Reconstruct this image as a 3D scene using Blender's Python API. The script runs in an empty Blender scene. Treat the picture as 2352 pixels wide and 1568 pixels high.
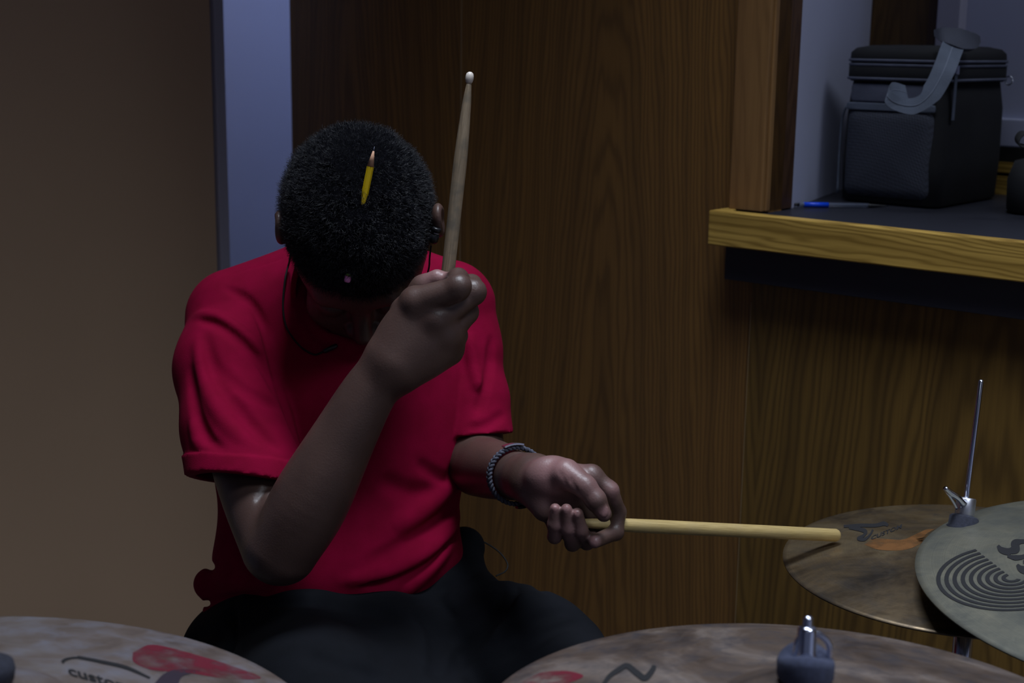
import bpy, bmesh, math, random
import numpy as np
from mathutils import Vector, Matrix
random.seed(7); rng = np.random.default_rng(7)
SC = bpy.context.scene; COL = SC.collection
PI = math.pi
# ------------------------------------------------------------------ camera
F = 2352*50/36.0
CAM = np.array([0, 0, 1.30]); PITCH = math.radians(12.0); ROLL = math.radians(0.85)
fw = np.array([0, math.cos(PITCH), -math.sin(PITCH)])
r0 = np.array([1.0, 0, 0]); u0 = np.cross(r0, fw)
rt = r0*math.cos(ROLL)+u0*math.sin(ROLL); up = -r0*math.sin(ROLL)+u0*math.cos(ROLL)
M3 = np.stack([rt, up, fw], 1)          # camera axes (x right, y up, z depth) -> world
def C3(px, py, d): return np.array([(px-1176)/F*d, -(py-784)/F*d, d])
def toW(p): return CAM + np.asarray(p) @ M3.T
def W3(px, py, d): return toW(C3(px, py, d))
def ray(px, py):
    v = M3 @ np.array([(px-1176)/F, -(py-784)/F, 1.0]); return v
cd = bpy.data.cameras.new('camera'); cam = bpy.data.objects.new('camera', cd); COL.objects.link(cam)
cd.lens = 50; cd.sensor_width = 36; cd.clip_start = 0.05
mm = Matrix.Identity(4)
for i in range(3):
    mm[i][0] = rt[i]; mm[i][1] = up[i]; mm[i][2] = -fw[i]; mm[i][3] = CAM[i]
cam.matrix_world = mm; SC.camera = cam
cd.dof.use_dof = True; cd.dof.focus_distance = 1.52; cd.dof.aperture_fstop = 7.1
# ------------------------------------------------------------------ helpers
def tag(o, label=None, cat=None, group=None, kind=None):
    if label: o['label'] = label
    if cat: o['category'] = cat
    if group: o['group'] = group
    if kind: o['kind'] = kind
    return o
def empty(name, loc, label, cat, group=None):
    o = bpy.data.objects.new(name, None); COL.objects.link(o); o.location = Vector(loc); o.empty_display_size = .05
    return tag(o, label, cat, group)
def link(name, me, mat, parent=None, smooth=False, mw=None):
    """link mesh whose vertices are in world space (or local with mw) under parent"""
    o = bpy.data.objects.new(name, me); COL.objects.link(o)
    if mat is not None: me.materials.append(mat)
    if smooth:
        me.polygons.foreach_set('use_smooth', [True]*len(me.polygons))
    w = mw.copy() if mw is not None else Matrix.Identity(4)
    if parent is not None:
        o.parent = parent
        pw = Matrix.Translation(parent.location) if parent.parent is None else parent['_pw_'] if False else None
        chain = Matrix.Identity(4); q = parent; mats = []
        while q is not None:
            mats.append(q.matrix_basis.copy()); q = q.parent
        for m in reversed(mats): chain = chain @ m
        o.matrix_basis = chain.inverted() @ w
    else: o.matrix_basis = w
    return o
def from_np(V, Fc, name='m'):
    V = np.ascontiguousarray(V, dtype=np.float32); me = bpy.data.meshes.new(name)
    if isinstance(Fc, np.ndarray):
        n = Fc.shape[1]; nf = len(Fc)
        me.vertices.add(len(V)); me.vertices.foreach_set('co', V.ravel())
        me.loops.add(nf*n); me.loops.foreach_set('vertex_index', Fc.astype(np.int32).ravel())
        me.polygons.add(nf); me.polygons.foreach_set('loop_start', np.arange(0, nf*n, n, dtype=np.int32))
        me.update(calc_edges=True); me.validate()
    else:
        me.from_pydata([tuple(map(float, v)) for v in V], [], Fc); me.update()
    return me
def bm_mesh(bm, name='m', bevel=0, seg=2):
    if bevel:
        bmesh.ops.bevel(bm, geom=list(bm.edges), offset=bevel, segments=seg, affect='EDGES', profile=.5, clamp_overlap=True)
    bmesh.ops.recalc_face_normals(bm, faces=list(bm.faces))
    me = bpy.data.meshes.new(name); bm.to_mesh(me); bm.free(); return me
def box(x0, x1, y0, y1, z0, z1, bevel=0, seg=2):
    bm = bmesh.new(); bmesh.ops.create_cube(bm, size=1)
    for v in bm.verts:
        v.co = Vector((x0+(v.co.x+.5)*(x1-x0), y0+(v.co.y+.5)*(y1-y0), z0+(v.co.z+.5)*(z1-z0)))
    return bm_mesh(bm, bevel=bevel, seg=seg)
def lathe(prof, n=64, close=True):
    """prof list of (r,z); local z axis; open or capped"""
    V = []; Fc = []
    for (r, z) in prof:
        for k in range(n):
            a = 2*PI*k/n; V.append((r*math.cos(a), r*math.sin(a), z))
    m = len(prof)
    for i in range(m-1):
        for k in range(n):
            a = i*n+k; b = i*n+(k+1) % n
            Fc.append((a, b, b+n, a+n))
    if close:
        Fc.append(tuple(range(n-1, -1, -1))); Fc.append(tuple((m-1)*n+k for k in range(n)))
    return from_np(np.array(V), Fc)
def lathe_loop(prof, n=96):
    V = []; Fc = []; m = len(prof)
    for (r, z) in prof:
        for k in range(n):
            a = 2*PI*k/n; V.append((r*math.cos(a), r*math.sin(a), z))
    for i in range(m):
        j = (i+1) % m
        for k in range(n):
            k2 = (k+1) % n
            Fc.append((i*n+k, i*n+k2, j*n+k2, j*n+k))
    return from_np(np.array(V), Fc)
def catmull(P, n=8):
    P = [np.array(p, float) for p in P]
    if len(P) < 3: n = max(n, 2)
    Q = [2*P[0]-P[1]]+P+[2*P[-1]-P[-2]]; out = []
    for i in range(1, len(Q)-2):
        for k in range(n):
            t = k/n; a, b, c, d = Q[i-1], Q[i], Q[i+1], Q[i+2]
            out.append(.5*((2*b)+(-a+c)*t+(2*a-5*b+4*c-d)*t*t+(-a+3*b-3*c+d)*t**3))
    out.append(P[-1]); return np.array(out)
def tube(P, r, n=12, rs=None, caps=True):
    P = np.asarray(P, float); m = len(P); T = np.gradient(P, axis=0); T /= np.linalg.norm(T, axis=1)[:, None]+1e-12
    N = np.cross(T[0], [0.13, .2, .97]); N /= np.linalg.norm(N); V = []
    for i in range(m):
        N = N-T[i]*np.dot(N, T[i]); N /= np.linalg.norm(N); B = np.cross(T[i], N)
        R = rs[i] if rs is not None else r
        for k in range(n):
            a = 2*PI*k/n; V.append(P[i]+R*(math.cos(a)*N+math.sin(a)*B))
    Fc = []
    for i in range(m-1):
        for k in range(n):
            k2 = (k+1) % n; Fc.append((i*n+k, i*n+k2, (i+1)*n+k2, (i+1)*n+k))
    if caps: Fc.append(tuple(range(n-1, -1, -1))); Fc.append(tuple((m-1)*n+k for k in range(n)))
    return from_np(np.array(V), Fc)
def ribbon(P, D, th):
    """P centre pts, D half width vectors, thickness th"""
    P = np.asarray(P, float); D = np.asarray(D, float); T = np.gradient(P, axis=0)
    N = np.cross(T, D); N /= np.linalg.norm(N, axis=1)[:, None]+1e-12; V = []; Fc = []
    for i in range(len(P)):
        V += [P[i]-D[i]-N[i]*th/2, P[i]+D[i]-N[i]*th/2, P[i]+D[i]+N[i]*th/2, P[i]-D[i]+N[i]*th/2]
    for i in range(len(P)-1):
        for k in range(4):
            k2 = (k+1) % 4; Fc.append((i*4+k, i*4+k2, i*4+4+k2, i*4+4+k))
    Fc.append((3, 2, 1, 0)); n = (len(P)-1)*4; Fc.append((n, n+1, n+2, n+3))
    return from_np(np.array(V), Fc)
# ------------------------------------------------------------------ materials
def lin(c):
    c = c/255.0
    return c/12.92 if c <= .04045 else ((c+.055)/1.055)**2.4
def RGB(r, g, b): return (lin(r), lin(g), lin(b), 1)
class NT:
    def __init__(s, name):
        s.m = bpy.data.materials.new(name); s.m.use_nodes = True; s.t = s.m.node_tree
        s.b = s.t.nodes['Principled BSDF']; s.x = -300
    def n(s, typ, **kw):
        nd = s.t.nodes.new(typ)
        for k, v in kw.items():
            if k in nd.inputs.keys() if hasattr(nd.inputs, 'keys') else False: nd.inputs[k].default_value = v
            else:
                try: setattr(nd, k, v)
                except Exception: nd.inputs[k].default_value = v
        return nd
    def l(s, a, b): s.t.links.new(a, b)
    def coord(s, scale=(1, 1, 1), kind='Object', rot=(0, 0, 0)):
        tc = s.n('ShaderNodeTexCoord'); mp = s.n('ShaderNodeMapping'); mp.inputs['Scale'].default_value = scale
        mp.inputs['Rotation'].default_value = rot
        s.l(tc.outputs[kind], mp.inputs['Vector']); return mp.outputs['Vector']
    def noise(s, vec, scale=5, detail=4, rough=.5, dist=0):
        nd = s.n('ShaderNodeTexNoise'); s.l(vec, nd.inputs['Vector'])
        nd.inputs['Scale'].default_value = scale; nd.inputs['Detail'].default_value = detail
        nd.inputs['Roughness'].default_value = rough; nd.inputs['Distortion'].default_value = dist
        return nd.outputs['Fac']
    def ramp(s, fac, stops):
        nd = s.n('ShaderNodeValToRGB'); el = nd.color_ramp.elements
        while len(el) < len(stops): el.new(.5)
        for e, (p, c) in zip(el, stops): e.position = p; e.color = c if len(c) == 4 else (*c, 1)
        s.l(fac, nd.inputs['Fac']); return nd.outputs['Color']
    def mix(s, fac, a, b, mode='MIX'):
        nd = s.n('ShaderNodeMix'); nd.data_type = 'RGBA'; nd.blend_type = mode
        for sock, v in ((nd.inputs[0], fac), (nd.inputs[6], a), (nd.inputs[7], b)):
            if hasattr(v, 'links'): s.l(v, sock)
            else: sock.default_value = v
        return nd.outputs[2]
    def bump(s, h, strength=.3, dist=.001):
        nd = s.n('ShaderNodeBump'); nd.inputs['Strength'].default_value = strength; nd.inputs['Distance'].default_value = dist
        s.l(h, nd.inputs['Height']); s.l(nd.outputs['Normal'], s.b.inputs['Normal']); return nd
    def base(s, v):
        if hasattr(v, 'links'): s.l(v, s.b.inputs['Base Color'])
        else: s.b.inputs['Base Color'].default_value = v
    def set(s, **kw):
        for k, v in kw.items(): s.b.inputs[k.replace('_', ' ')].default_value = v
def simple(name, col, rough=.6, metal=0, noise=0, nscale=60, bump=0, bscale=300):
    t = NT(name)
    if noise:
        v = t.coord(); f = t.noise(v, nscale, 4)
        t.base(t.ramp(f, [(.3, tuple(c*(1-noise) for c in col[:3])), (.7, tuple(min(1, c*(1+noise)) for c in col[:3]))]))
    else: t.base(col)
    t.set(Roughness=rough, Metallic=metal)
    if bump: t.bump(t.noise(t.coord(), bscale, 3), bump, .0006)
    return t.m
def wood(name, dark, mid, light, axis='z', sc=1.0, rough=.42, contrast=1.0, fine=1.0, fig=1.0, xc=0.0, period=.006, half=.3):
    """ring grain of a sliced board running along the given local axis, with nested cathedral arches"""
    t = NT(name); tc = t.n('ShaderNodeTexCoord'); sp = t.n('ShaderNodeSeparateXYZ'); t.l(tc.outputs['Object'], sp.inputs[0])
    def m(op, a, b=None):
        nd = t.n('ShaderNodeMath', operation=op)
        for k, v in enumerate((a, b)):
            if v is None: continue
            if hasattr(v, 'links'): t.l(v, nd.inputs[k])
            else: nd.inputs[k].default_value = v
        return nd.outputs[0]
    X, Z = (sp.outputs[0], sp.outputs[2]) if axis == 'z' else (sp.outputs[2], sp.outputs[0])
    st = (1, 1, .12) if axis == 'z' else (.12, 1, 1)
    v = t.coord(st); wob = t.noise(v, 14*sc, 3, .5); wob2 = t.noise(v, 45*sc, 2, .5)
    d = m('PINGPONG', m('SUBTRACT', X, xc), half)
    g = m('SQRT', m('ADD', m('MULTIPLY', d, d), .0045*fig))
    g = m('ADD', g, m('MULTIPLY', Z, .050*fig)); g = m('ADD', g, m('MULTIPLY', wob, .05*fig)); g = m('ADD', g, m('MULTIPLY', wob2, .006))
    sn = m('SINE', m('MULTIPLY', g, 2*PI/period))
    ring = m('POWER', m('MULTIPLY', m('ADD', sn, 1), .5), 2.0)
    big = m('SINE', m('MULTIPLY', g, 2*PI/(period*5.3)))
    fv = t.coord((1, 1, .02) if axis == 'z' else (.025, 1, 1)); pores = t.noise(fv, 260*fine, 3, .7)
    pr = t.ramp(pores, [(.38, (0, 0, 0)), (.60, (1, 1, 1))]); tone = t.noise(t.coord(st), 3.5*sc, 3, .5)
    c = t.mix(t.ramp(tone, [(.35, (0, 0, 0)), (.65, (1, 1, 1))]), mid, light)
    c = t.mix(m('MULTIPLY', ring, .55*contrast), c, dark)
    c = t.mix(m('MULTIPLY', m('MAXIMUM', big, 0), .30*contrast), c, dark)
    c = t.mix(t.mix(.78, pr, (1, 1, 1, 1)), dark, c)
    t.base(c); t.set(Roughness=rough); t.b.inputs['Specular IOR Level'].default_value = .35
    t.bump(pr, .10, .0004); return t.m
M_panel = wood('wood_panel', RGB(78, 56, 34), RGB(120, 87, 48), RGB(136, 98, 50), 'z', 1.0, xc=.5, period=.0075)
M_panel2 = wood('wood_panel_lower', RGB(66, 49, 28), RGB(108, 82, 40), RGB(120, 92, 46), 'z', .8, fig=1.5, xc=.42, period=.012, half=.35)
M_casing = wood('oak_casing', RGB(100, 70, 42), RGB(134, 98, 60), RGB(144, 108, 66), 'z', 1.4, period=.009, contrast=.6, half=.08)
M_jamb = wood('dark_jamb', RGB(50, 32, 22), RGB(76, 52, 36), RGB(90, 64, 44), 'z', 1.4)
M_oak = wood('oak_edge', RGB(118, 90, 36), RGB(186, 150, 74), RGB(200, 164, 84), 'x', 1.6, .4, 1.3, .8, .9, xc=.93, period=.0068, half=.25)
M_door = simple('beige_laminate', RGB(198, 168, 140), .55, noise=.03, nscale=3)
M_paint = simple('painted_wall', RGB(200, 206, 232), .8, noise=.02, nscale=4, bump=.05)
M_paint2 = simple('painted_back', RGB(186, 190, 216), .8, noise=.03, nscale=4, bump=.05)
M_metal_edge = simple('frame_paint', RGB(170, 168, 186), .6)
M_counter = simple('black_laminate', RGB(34, 35, 44), .45, noise=.1, nscale=200)
M_apron = simple('dark_apron', RGB(34, 36, 50), .6)
M_gap = simple('gap_black', RGB(14, 12, 12), .9)
M_light_gap = simple('pale_edge', RGB(150, 128, 96), .7)
M_floor = simple('carpet_floor', RGB(70, 66, 66), .95, noise=.2, nscale=80)
M_ceil = simple('ceiling_tile', RGB(170, 170, 172), .9, noise=.04, nscale=50)
M_chrome = simple('chrome', (.62, .65, .75, 1), .16, 1)
M_chrome_r = simple('chrome_knurled', (.55, .56, .62, 1), .38, 1)
M_felt = simple('black_felt', RGB(40, 42, 54), .98, noise=.25, nscale=400, bump=.5, bscale=900)
M_felt2 = simple('blue_grey_felt', RGB(52, 57, 78), .98, noise=.2, nscale=300, bump=.5, bscale=700)
M_black = simple('black_plastic', RGB(20, 20, 24), .35)
M_cable = simple('cable_rubber', RGB(8, 8, 9), .8)
# ------------------------------------------------------------------ wall frame
TH = math.radians(40)
xa = np.array([math.cos(TH), -math.sin(TH), 0]); ya = np.array([math.sin(TH), math.cos(TH), 0])
C0 = W3(1628, 484, 2.105)                     # front left top corner of the counter edge
OV = .06
O = C0 + ya*OV; O[2] = 0
CZ = C0[2]
MW = Matrix(((xa[0], ya[0], 0, O[0]), (xa[1], ya[1], 0, O[1]), (0, 0, 1, 0), (0, 0, 0, 1)))
def wl(px, py, y=0.0):
    """pixel -> (x,z) on the plane local y = const"""
    v = ray(px, py); q = O+ya*y
    t = np.dot(q-CAM, ya)/np.dot(v, ya); p = CAM+v*t-O
    return float(np.dot(p, xa)), float(p[2])
def st(name, me, mat, mw=MW, smooth=False):
    o = link(name, me, mat, None, smooth, mw); o['kind'] = 'structure'; return o
H = 3.1
xL = wl(672, 400)[0]
xS = wl(1057, 500)[0]; xS2 = wl(1728, 700)[0]
xj = wl(1773, 300)[0]                        # opening left edge
# side wall meets the back wall where pixel 2005 falls
def side_y(px):
    v = ray(px, 60); # point with local x = xj
    p0 = CAM-O; a = np.dot(p0, xa); b = np.dot(v, xa); t = (xj-a)/b
    return float(np.dot(p0+v*t, ya))
yB = .545; OT = 2.15; xR = 3.2; APR = .115
print('wall', xL, xS, xS2, xj, 'yB', yB, 'CZ', CZ, 'side 1841', side_y(1841))
JD = side_y(1841)
# wood wall: panels with fine seams
def panel(x0, x1, z0, z1, mat, name): return st(name, box(x0, x1, 0, .04, z0, z1), mat)
def set_xc(mat, v, old):
    for n in mat.node_tree.nodes:
        if n.type == 'MATH' and n.operation == 'SUBTRACT' and abs(n.inputs[1].default_value-old) < 1e-6: n.inputs[1].default_value = v
set_xc(M_panel, wl(1385, 700)[0], .5)
w = panel(xL, xS-.0012, 0, H, M_panel, 'wall_back')
panel(xS+.0012, xj, 0, H, M_panel, 'wall_center')
st('trim_1', box(xS-.0012, xS+.0012, .0002, .03, 0, H), M_light_gap)
panel(xj, xR, 0, CZ-.05, M_panel2, 'wall_right_low')
st('wall_right_skin', box(xS2, xR, -.003, -.0004, 0, CZ-.05), M_panel2)
st('trim_17', box(xS2-.0008, xS2, -.0032, 0, 0, CZ-.14), M_light_gap)
panel(xj, xR, OT, H, M_panel, 'wall_header')
panel(xj+1.9, xR, CZ-.05, OT, M_panel, 'wall_right')
# casing around the opening
xc0 = wl(1673, 480, -.02)[0]; xc1 = wl(1748, 485, -.02)[0]; xc2 = wl(1772, 487, -.01)[0]
st('trim_2', box(xc0, xc1, -.02, 0, CZ, OT+.08, .002), M_casing)
st('trim_3', box(xc1-.001, xj+.004, -.012, 0, CZ, OT+.02, .004), M_casing)
st('trim_4', box(xj-.02, xj, 0, JD, CZ, OT), M_jamb)
st('trim_5', box(xc0, xj+2.0, -.02, 0, OT+.0, OT+.1, .002), M_casing)
# back room
xq = wl(2003, 60, yB)[0]
bm = bmesh.new()
vs = [bm.verts.new((x, y, z)) for z in (CZ-.0015, H) for x, y in ((xj-.0005, JD), (xq, yB), (xq-.06, yB), (xj-.06, JD))]
for f_ in ((0, 1, 2, 3), (4, 5, 6, 7), (0, 1, 5, 4), (1, 2, 6, 5), (2, 3, 7, 6), (3, 0, 4, 7)): bm.faces.new([vs[i] for i in f_])
st('wall_side', bm_mesh(bm), M_paint2)
xb1 = wl(2163, 30, yB-.01)[0]; xb2 = wl(2203, 60, yB-.03)[0]
st('wall_rear_recess', box(xq-.06, xR, yB, yB+.04, 0, H), M_paint2)
st('trim_6', box(xq, xb1, yB-.012, yB, CZ, H), wood('dark_wood', RGB(70, 48, 26), RGB(104, 76, 40), RGB(120, 90, 48), 'z', 1.2))  # slightly darker brown than the main wall panels
st('trim_7', box(xb1-.02, xb1, yB-.02, yB, CZ, H, .002), M_jamb)
st('trim_8', box(xb1, xb2, yB-.03, yB, CZ, H, .002), M_metal_edge)
zb = wl(2330, 338, yB)[1]; zb2 = wl(2330, 372, yB)[1]; zb3 = wl(2340, 405, yB)[1]
st('trim_9', box(xb2-.05, xR, yB-.012, yB, zb2, zb), M_gap)
st('trim_10', box(xb2-.05, xR, yB-.016, yB, zb3+.006, zb2), M_oak)
st('trim_11', box(xb2-.05, xR, yB-.010, yB, zb3, zb3+.006), M_gap)
st('trim_12', box(xb2-.05, xR, yB-.016, yB, CZ-.01, zb3), M_oak)
zr = wl(2330, 272, yB)[1]
st('trim_13', box(xb2+.03, xR, yB-.010, yB, zb, zr, .003), M_paint2)
st('ceiling_recess', box(xj, xR, JD, yB, H-.02, H), M_ceil)
# left wall
MWL = MW
zl = H
def lx(px):            # local y on the plane x = xL where the pixel falls
    v = ray(px, 300); p0 = CAM-O; t = (xL-np.dot(p0, xa))/np.dot(v, xa); return float(np.dot(p0+v*t, ya))
yd1 = lx(512); yd0 = lx(490)
print('left wall', yd1, yd0, lx(5))
st('wall_left', box(xL-.40, xL-.35, -1.6, .50, 0, H), M_paint)
st('wall_left_end', box(xL-.35, xL+.04, .46, .50, 0, H), M_paint)
st('wall_left_return', box(xL, xL+.04, .041, .46, 0, H), M_paint)
st('wall_left_near', box(xL-.35, xL-.05, -1.6, -1.56, 0, H), M_paint)
st('wall_left_lintel', box(xL-.05, xL, yd1, -.0005, 1.95, H), M_paint)
st('door_1_frame', box(xL-.05, xL+.012, yd0, yd1, 0, 2.2, .002), M_metal_edge).name = 'trim_14'
st('door_1', box(xL-.04, xL+.004, yd0-1.0, yd0-.002, 0.01, 2.18, .002), M_door)
st('trim_15', box(xL-.05, xL+.012, yd0-1.0, yd1, 2.18, 2.24, .002), M_metal_edge)
st('trim_16', box(xL-.05, xL+.012, yd0-1.05, yd0-1.002, 0, 2.2, .002), M_metal_edge)
st('wall_left_far', box(xL-.05, xL, -4.6, yd0-1.05, 0, H), M_paint)
st('wall_left_header', box(xL-.05, xL, yd0-1.05, yd1, 2.24, H), M_paint)
st('floor', box(xL-.40, xR, -4.6, yB+.04, -.05, 0), M_floor)
st('ceiling', box(xL-.40, xR, -4.6, .50, H, H+.05), M_ceil)
st('wall_front', box(xL-.05, xR, -4.65, -4.6, 0, H), M_paint)
st('wall_far_right', box(xR, xR+.05, -4.6, yB+.04, 0, H), M_paint)
# counter (a thing: black top, oak front edge, apron)
ct = empty('counter', tuple(O), 'black topped service counter with a light oak front edge under the wall opening', 'counter')
th = wl(1628, 484, -OV)[1]-wl(1627, 562, -OV)[1]; print('edge th', th)
bmx = box(0.022, xR-.02, -OV+.022, -.0005, CZ-.03, CZ, .001)
bm = bmesh.new()
def addbox(bm, x0, x1, y0, y1, z0, z1):
    r = bmesh.ops.create_cube(bm, size=1)
    for v in r['verts']: v.co = Vector((x0+(v.co.x+.5)*(x1-x0), y0+(v.co.y+.5)*(y1-y0), z0+(v.co.z+.5)*(z1-z0)))
addbox(bm, .022, xj+.0, -OV+.022, -.0005, CZ-.03, CZ-.002); addbox(bm, xq, xj+.0005, JD+.0, yB-.017, CZ-.03, CZ-.002); addbox(bm, xj+.0005, xj+1.899, -OV+.022, yB-.017, CZ-.03, CZ-.002)
link('countertop', bm_mesh(bm), M_counter, ct, False, MW)
link('front_edge', box(0, xR-.02, -OV, -OV+.022, CZ-th, CZ+.001, .002), M_oak, ct, False, MW)
link('end_edge', box(0, .022, -OV+.0222, -.0035, CZ-th, CZ+.001, .002), M_oak, ct, False, MW)
xap = wl(1665, 600, -.035)[0]
zap = wl(1665, 641, -.035)[1]
link('apron', box(xap, xR-.02, -.035, -.0035, zap, CZ-.0305, .001), M_apron, ct, False, MW)

# ------------------------------------------------------------------ SDF engine (camera space)
CTX = [None]
def near(c, r, cut=.05):
    x = CTX[0]
    return x is None or np.linalg.norm(c-x[0])-r-x[1] < cut
class G: pass
def rcone(p, a, b, ra, rb):
    a = np.asarray(a, float); b = np.asarray(b, float)
    if CTX[0] is not None:
        c, R = CTX[0]; ab = b-a; h = np.clip(np.dot(c-a, ab)/max(np.dot(ab, ab), 1e-12), 0, 1)
        if np.linalg.norm(c-a-ab*h)-max(ra, rb)-R > .05: return None
    ab = b-a; L2 = max(np.dot(ab, ab), 1e-12); h = np.clip(((p-a) @ ab)/L2, 0, 1)
    d = p-a-h[:, None]*ab
    return np.sqrt(np.einsum('ij,ij->i', d, d))-(ra+(rb-ra)*h)
def chain(p, pts, rs, k=0.004):
    o = None
    for i in range(len(pts)-1): o = smin(o, rcone(p, pts[i], pts[i+1], rs[i], rs[i+1]), k)
    return o
def spl(p, pts, rs, n=6):
    """tapering limb along a smooth curve: distance to the nearest point of the axis less the radius there"""
    q = catmull([tuple(a)+(b,) for a, b in zip(pts, rs)], n)
    if CTX[0] is not None:
        c, R = CTX[0]
        if (np.linalg.norm(q[:, :3]-c, axis=1)-q[:, 3]).min()-R > .06: return None
    best = np.full(len(p), 1e9); rr = np.zeros(len(p))
    for i in range(len(q)-1):
        a = q[i, :3]; ab = q[i+1, :3]-a; h = np.clip(((p-a) @ ab)/max(np.dot(ab, ab), 1e-12), 0, 1)
        d = p-a-h[:, None]*ab; d = np.einsum('ij,ij->i', d, d); m = d < best
        best = np.where(m, d, best); rr = np.where(m, q[i, 3]+(q[i+1, 3]-q[i, 3])*h, rr)
    return np.sqrt(best)-rr
def ell(p, c, r, R=None):
    c = np.asarray(c, float); r = np.asarray(r, float)
    if CTX[0] is not None and np.linalg.norm(c-CTX[0][0])-r.max()-CTX[0][1] > .05: return None
    q = p-c
    if R is not None: q = q @ R
    k0 = np.sqrt((((q/r))**2).sum(1)); k1 = np.sqrt(((q/r**2)**2).sum(1))+1e-9
    return k0*(k0-1)/k1
def smin(a, b, k):
    if a is None: return b
    if b is None: return a
    if k <= 0: return np.minimum(a, b)
    h = np.maximum(k-np.abs(a-b), 0)/k
    return np.minimum(a, b)-h*h*k*.25
def ssub(a, b, k):            # a minus b
    if a is None: return None
    if b is None: return a
    return -smin(-a, b, k)
def mx(a, b):
    return None if (a is None or b is None) else np.maximum(a, b)
def big(p, v):
    return np.full(len(p), .2) if v is None else v
def hashn(i, j, k):
    n = (i*374761393+j*668265263+k*2147483647 % 1000003).astype(np.int64)
    n = (n ^ (n >> 13))*1274126177; n = n & 0x7fffffff
    return ((n ^ (n >> 16)) & 0xffff)/65535.0
def vnoise(p, s):
    q = p*s+1000; i = np.floor(q).astype(np.int64); f = q-i; f = f*f*(3-2*f); o = 0
    for a in (0, 1):
        for b in (0, 1):
            for c in (0, 1):
                wgt = (f[:, 0] if a else 1-f[:, 0])*(f[:, 1] if b else 1-f[:, 1])*(f[:, 2] if c else 1-f[:, 2])
                o = o+wgt*hashn(i[:, 0]+a, i[:, 1]+b, i[:, 2]+c)
    return o*2-1
def surfnets(f, lo, hi, h, B=24):
    lo = np.asarray(lo, float); hi = np.asarray(hi, float)
    nb = np.ceil((hi-lo)/(h*B)).astype(int); N = nb*B+4
    CTX[0] = None; idx = np.stack(np.meshgrid(*[np.arange(n) for n in nb], indexing='ij'), -1).reshape(-1, 3)
    cen = lo+(idx+.5)*B*h; v = f(cen); hd = B*h*math.sqrt(3)/2
    act = idx[np.abs(v) < hd*1.25+.012]
    g = np.arange(B+1); GI = np.stack(np.meshgrid(g, g, g, indexing='ij'), -1).reshape(-1, 3)
    KV = []; PV = []; FQ = []
    key = lambda a: ((a[..., 0]+1)*N[1]+(a[..., 1]+1))*N[2]+(a[..., 2]+1)
    E = []
    for ax in range(3):
        for b in (0, 1):
            for c in (0, 1):
                s = [0, 0, 0]; oth = [x for x in range(3) if x != ax]; s[oth[0]] = b; s[oth[1]] = c
                e = list(s); e[ax] = 1; E.append((s, e))
    for ib in act:
        base = ib*B; P = lo+(GI+base)*h; CTX[0] = (lo+(ib+.5)*B*h, hd)
        val = f(P).reshape(B+1, B+1, B+1)
        if val.min() > 0 or val.max() < 0: continue
        ins = val < 0; cnt = np.zeros((B, B, B)); acc = np.zeros((B, B, B, 3))
        for s, e in E:
            va = val[s[0]:s[0]+B, s[1]:s[1]+B, s[2]:s[2]+B]; vb = val[e[0]:e[0]+B, e[1]:e[1]+B, e[2]:e[2]+B]
            m = (va < 0) != (vb < 0)
            t = np.where(m, va/np.where(m, va-vb, 1), 0)
            cnt += m
            for q in range(3): acc[..., q] += np.where(m, s[q]+(e[q]-s[q])*t, 0)
        sel = np.argwhere(cnt > 0)
        if len(sel) == 0: continue
        pos = acc[tuple(sel.T)]/cnt[tuple(sel.T)][:, None]
        KV.append(key(sel+base)); PV.append(lo+(sel+base+pos)*h)
        for ax in range(3):
            s = [slice(0, B)]*3; e = list(s); e[ax] = slice(1, B+1)
            a = ins[tuple(s)]; b = ins[tuple(e)]
            for flag in (True, False):
                m = np.argwhere((a == flag) & (b != flag))
                if len(m) == 0: continue
                m = m+base; o1, o2 = [x for x in range(3) if x != ax]
                if ax == 1: o1, o2 = o2, o1
                d1 = np.zeros(3, int); d1[o1] = 1; d2 = np.zeros(3, int); d2[o2] = 1
                q = [m-d1-d2, m-d2, m, m-d1]
                if not flag: q = q[::-1]
                FQ.append(np.stack([key(x) for x in q], 1))
    CTX[0] = None
    K = np.concatenate(KV); P = np.concatenate(PV); Q = np.concatenate(FQ)
    K, ui = np.unique(K, return_index=True); P = P[ui]
    j = np.searchsorted(K, Q); j = np.clip(j, 0, len(K)-1); ok = (K[j] == Q).all(1)
    return P, j[ok]
def sdf_mesh(f, lo, hi, h, it=1):
    P, Q = surfnets(f, lo, hi, h)
    W = toW(P)
    a, b, c = W[Q[:, 0]], W[Q[:, 1]], W[Q[:, 2]]; m_ = W.mean(0)
    if np.einsum('ij,ij->i', a-m_, np.cross(b-m_, c-m_)).sum() < 0: Q = Q[:, ::-1]
    return from_np(W, Q), P, Q
def march(f, px, py, d0=1.15, d1=2.3):
    u = C3(px, py, 1.0); n = np.linalg.norm(u); d = d0
    for _ in range(160):
        v = float(f((u*d)[None])[0])
        if v < .0004: return u*d
        d += max(v, .0006)*.75/n
        if d > d1: break
    return u*d
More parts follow.
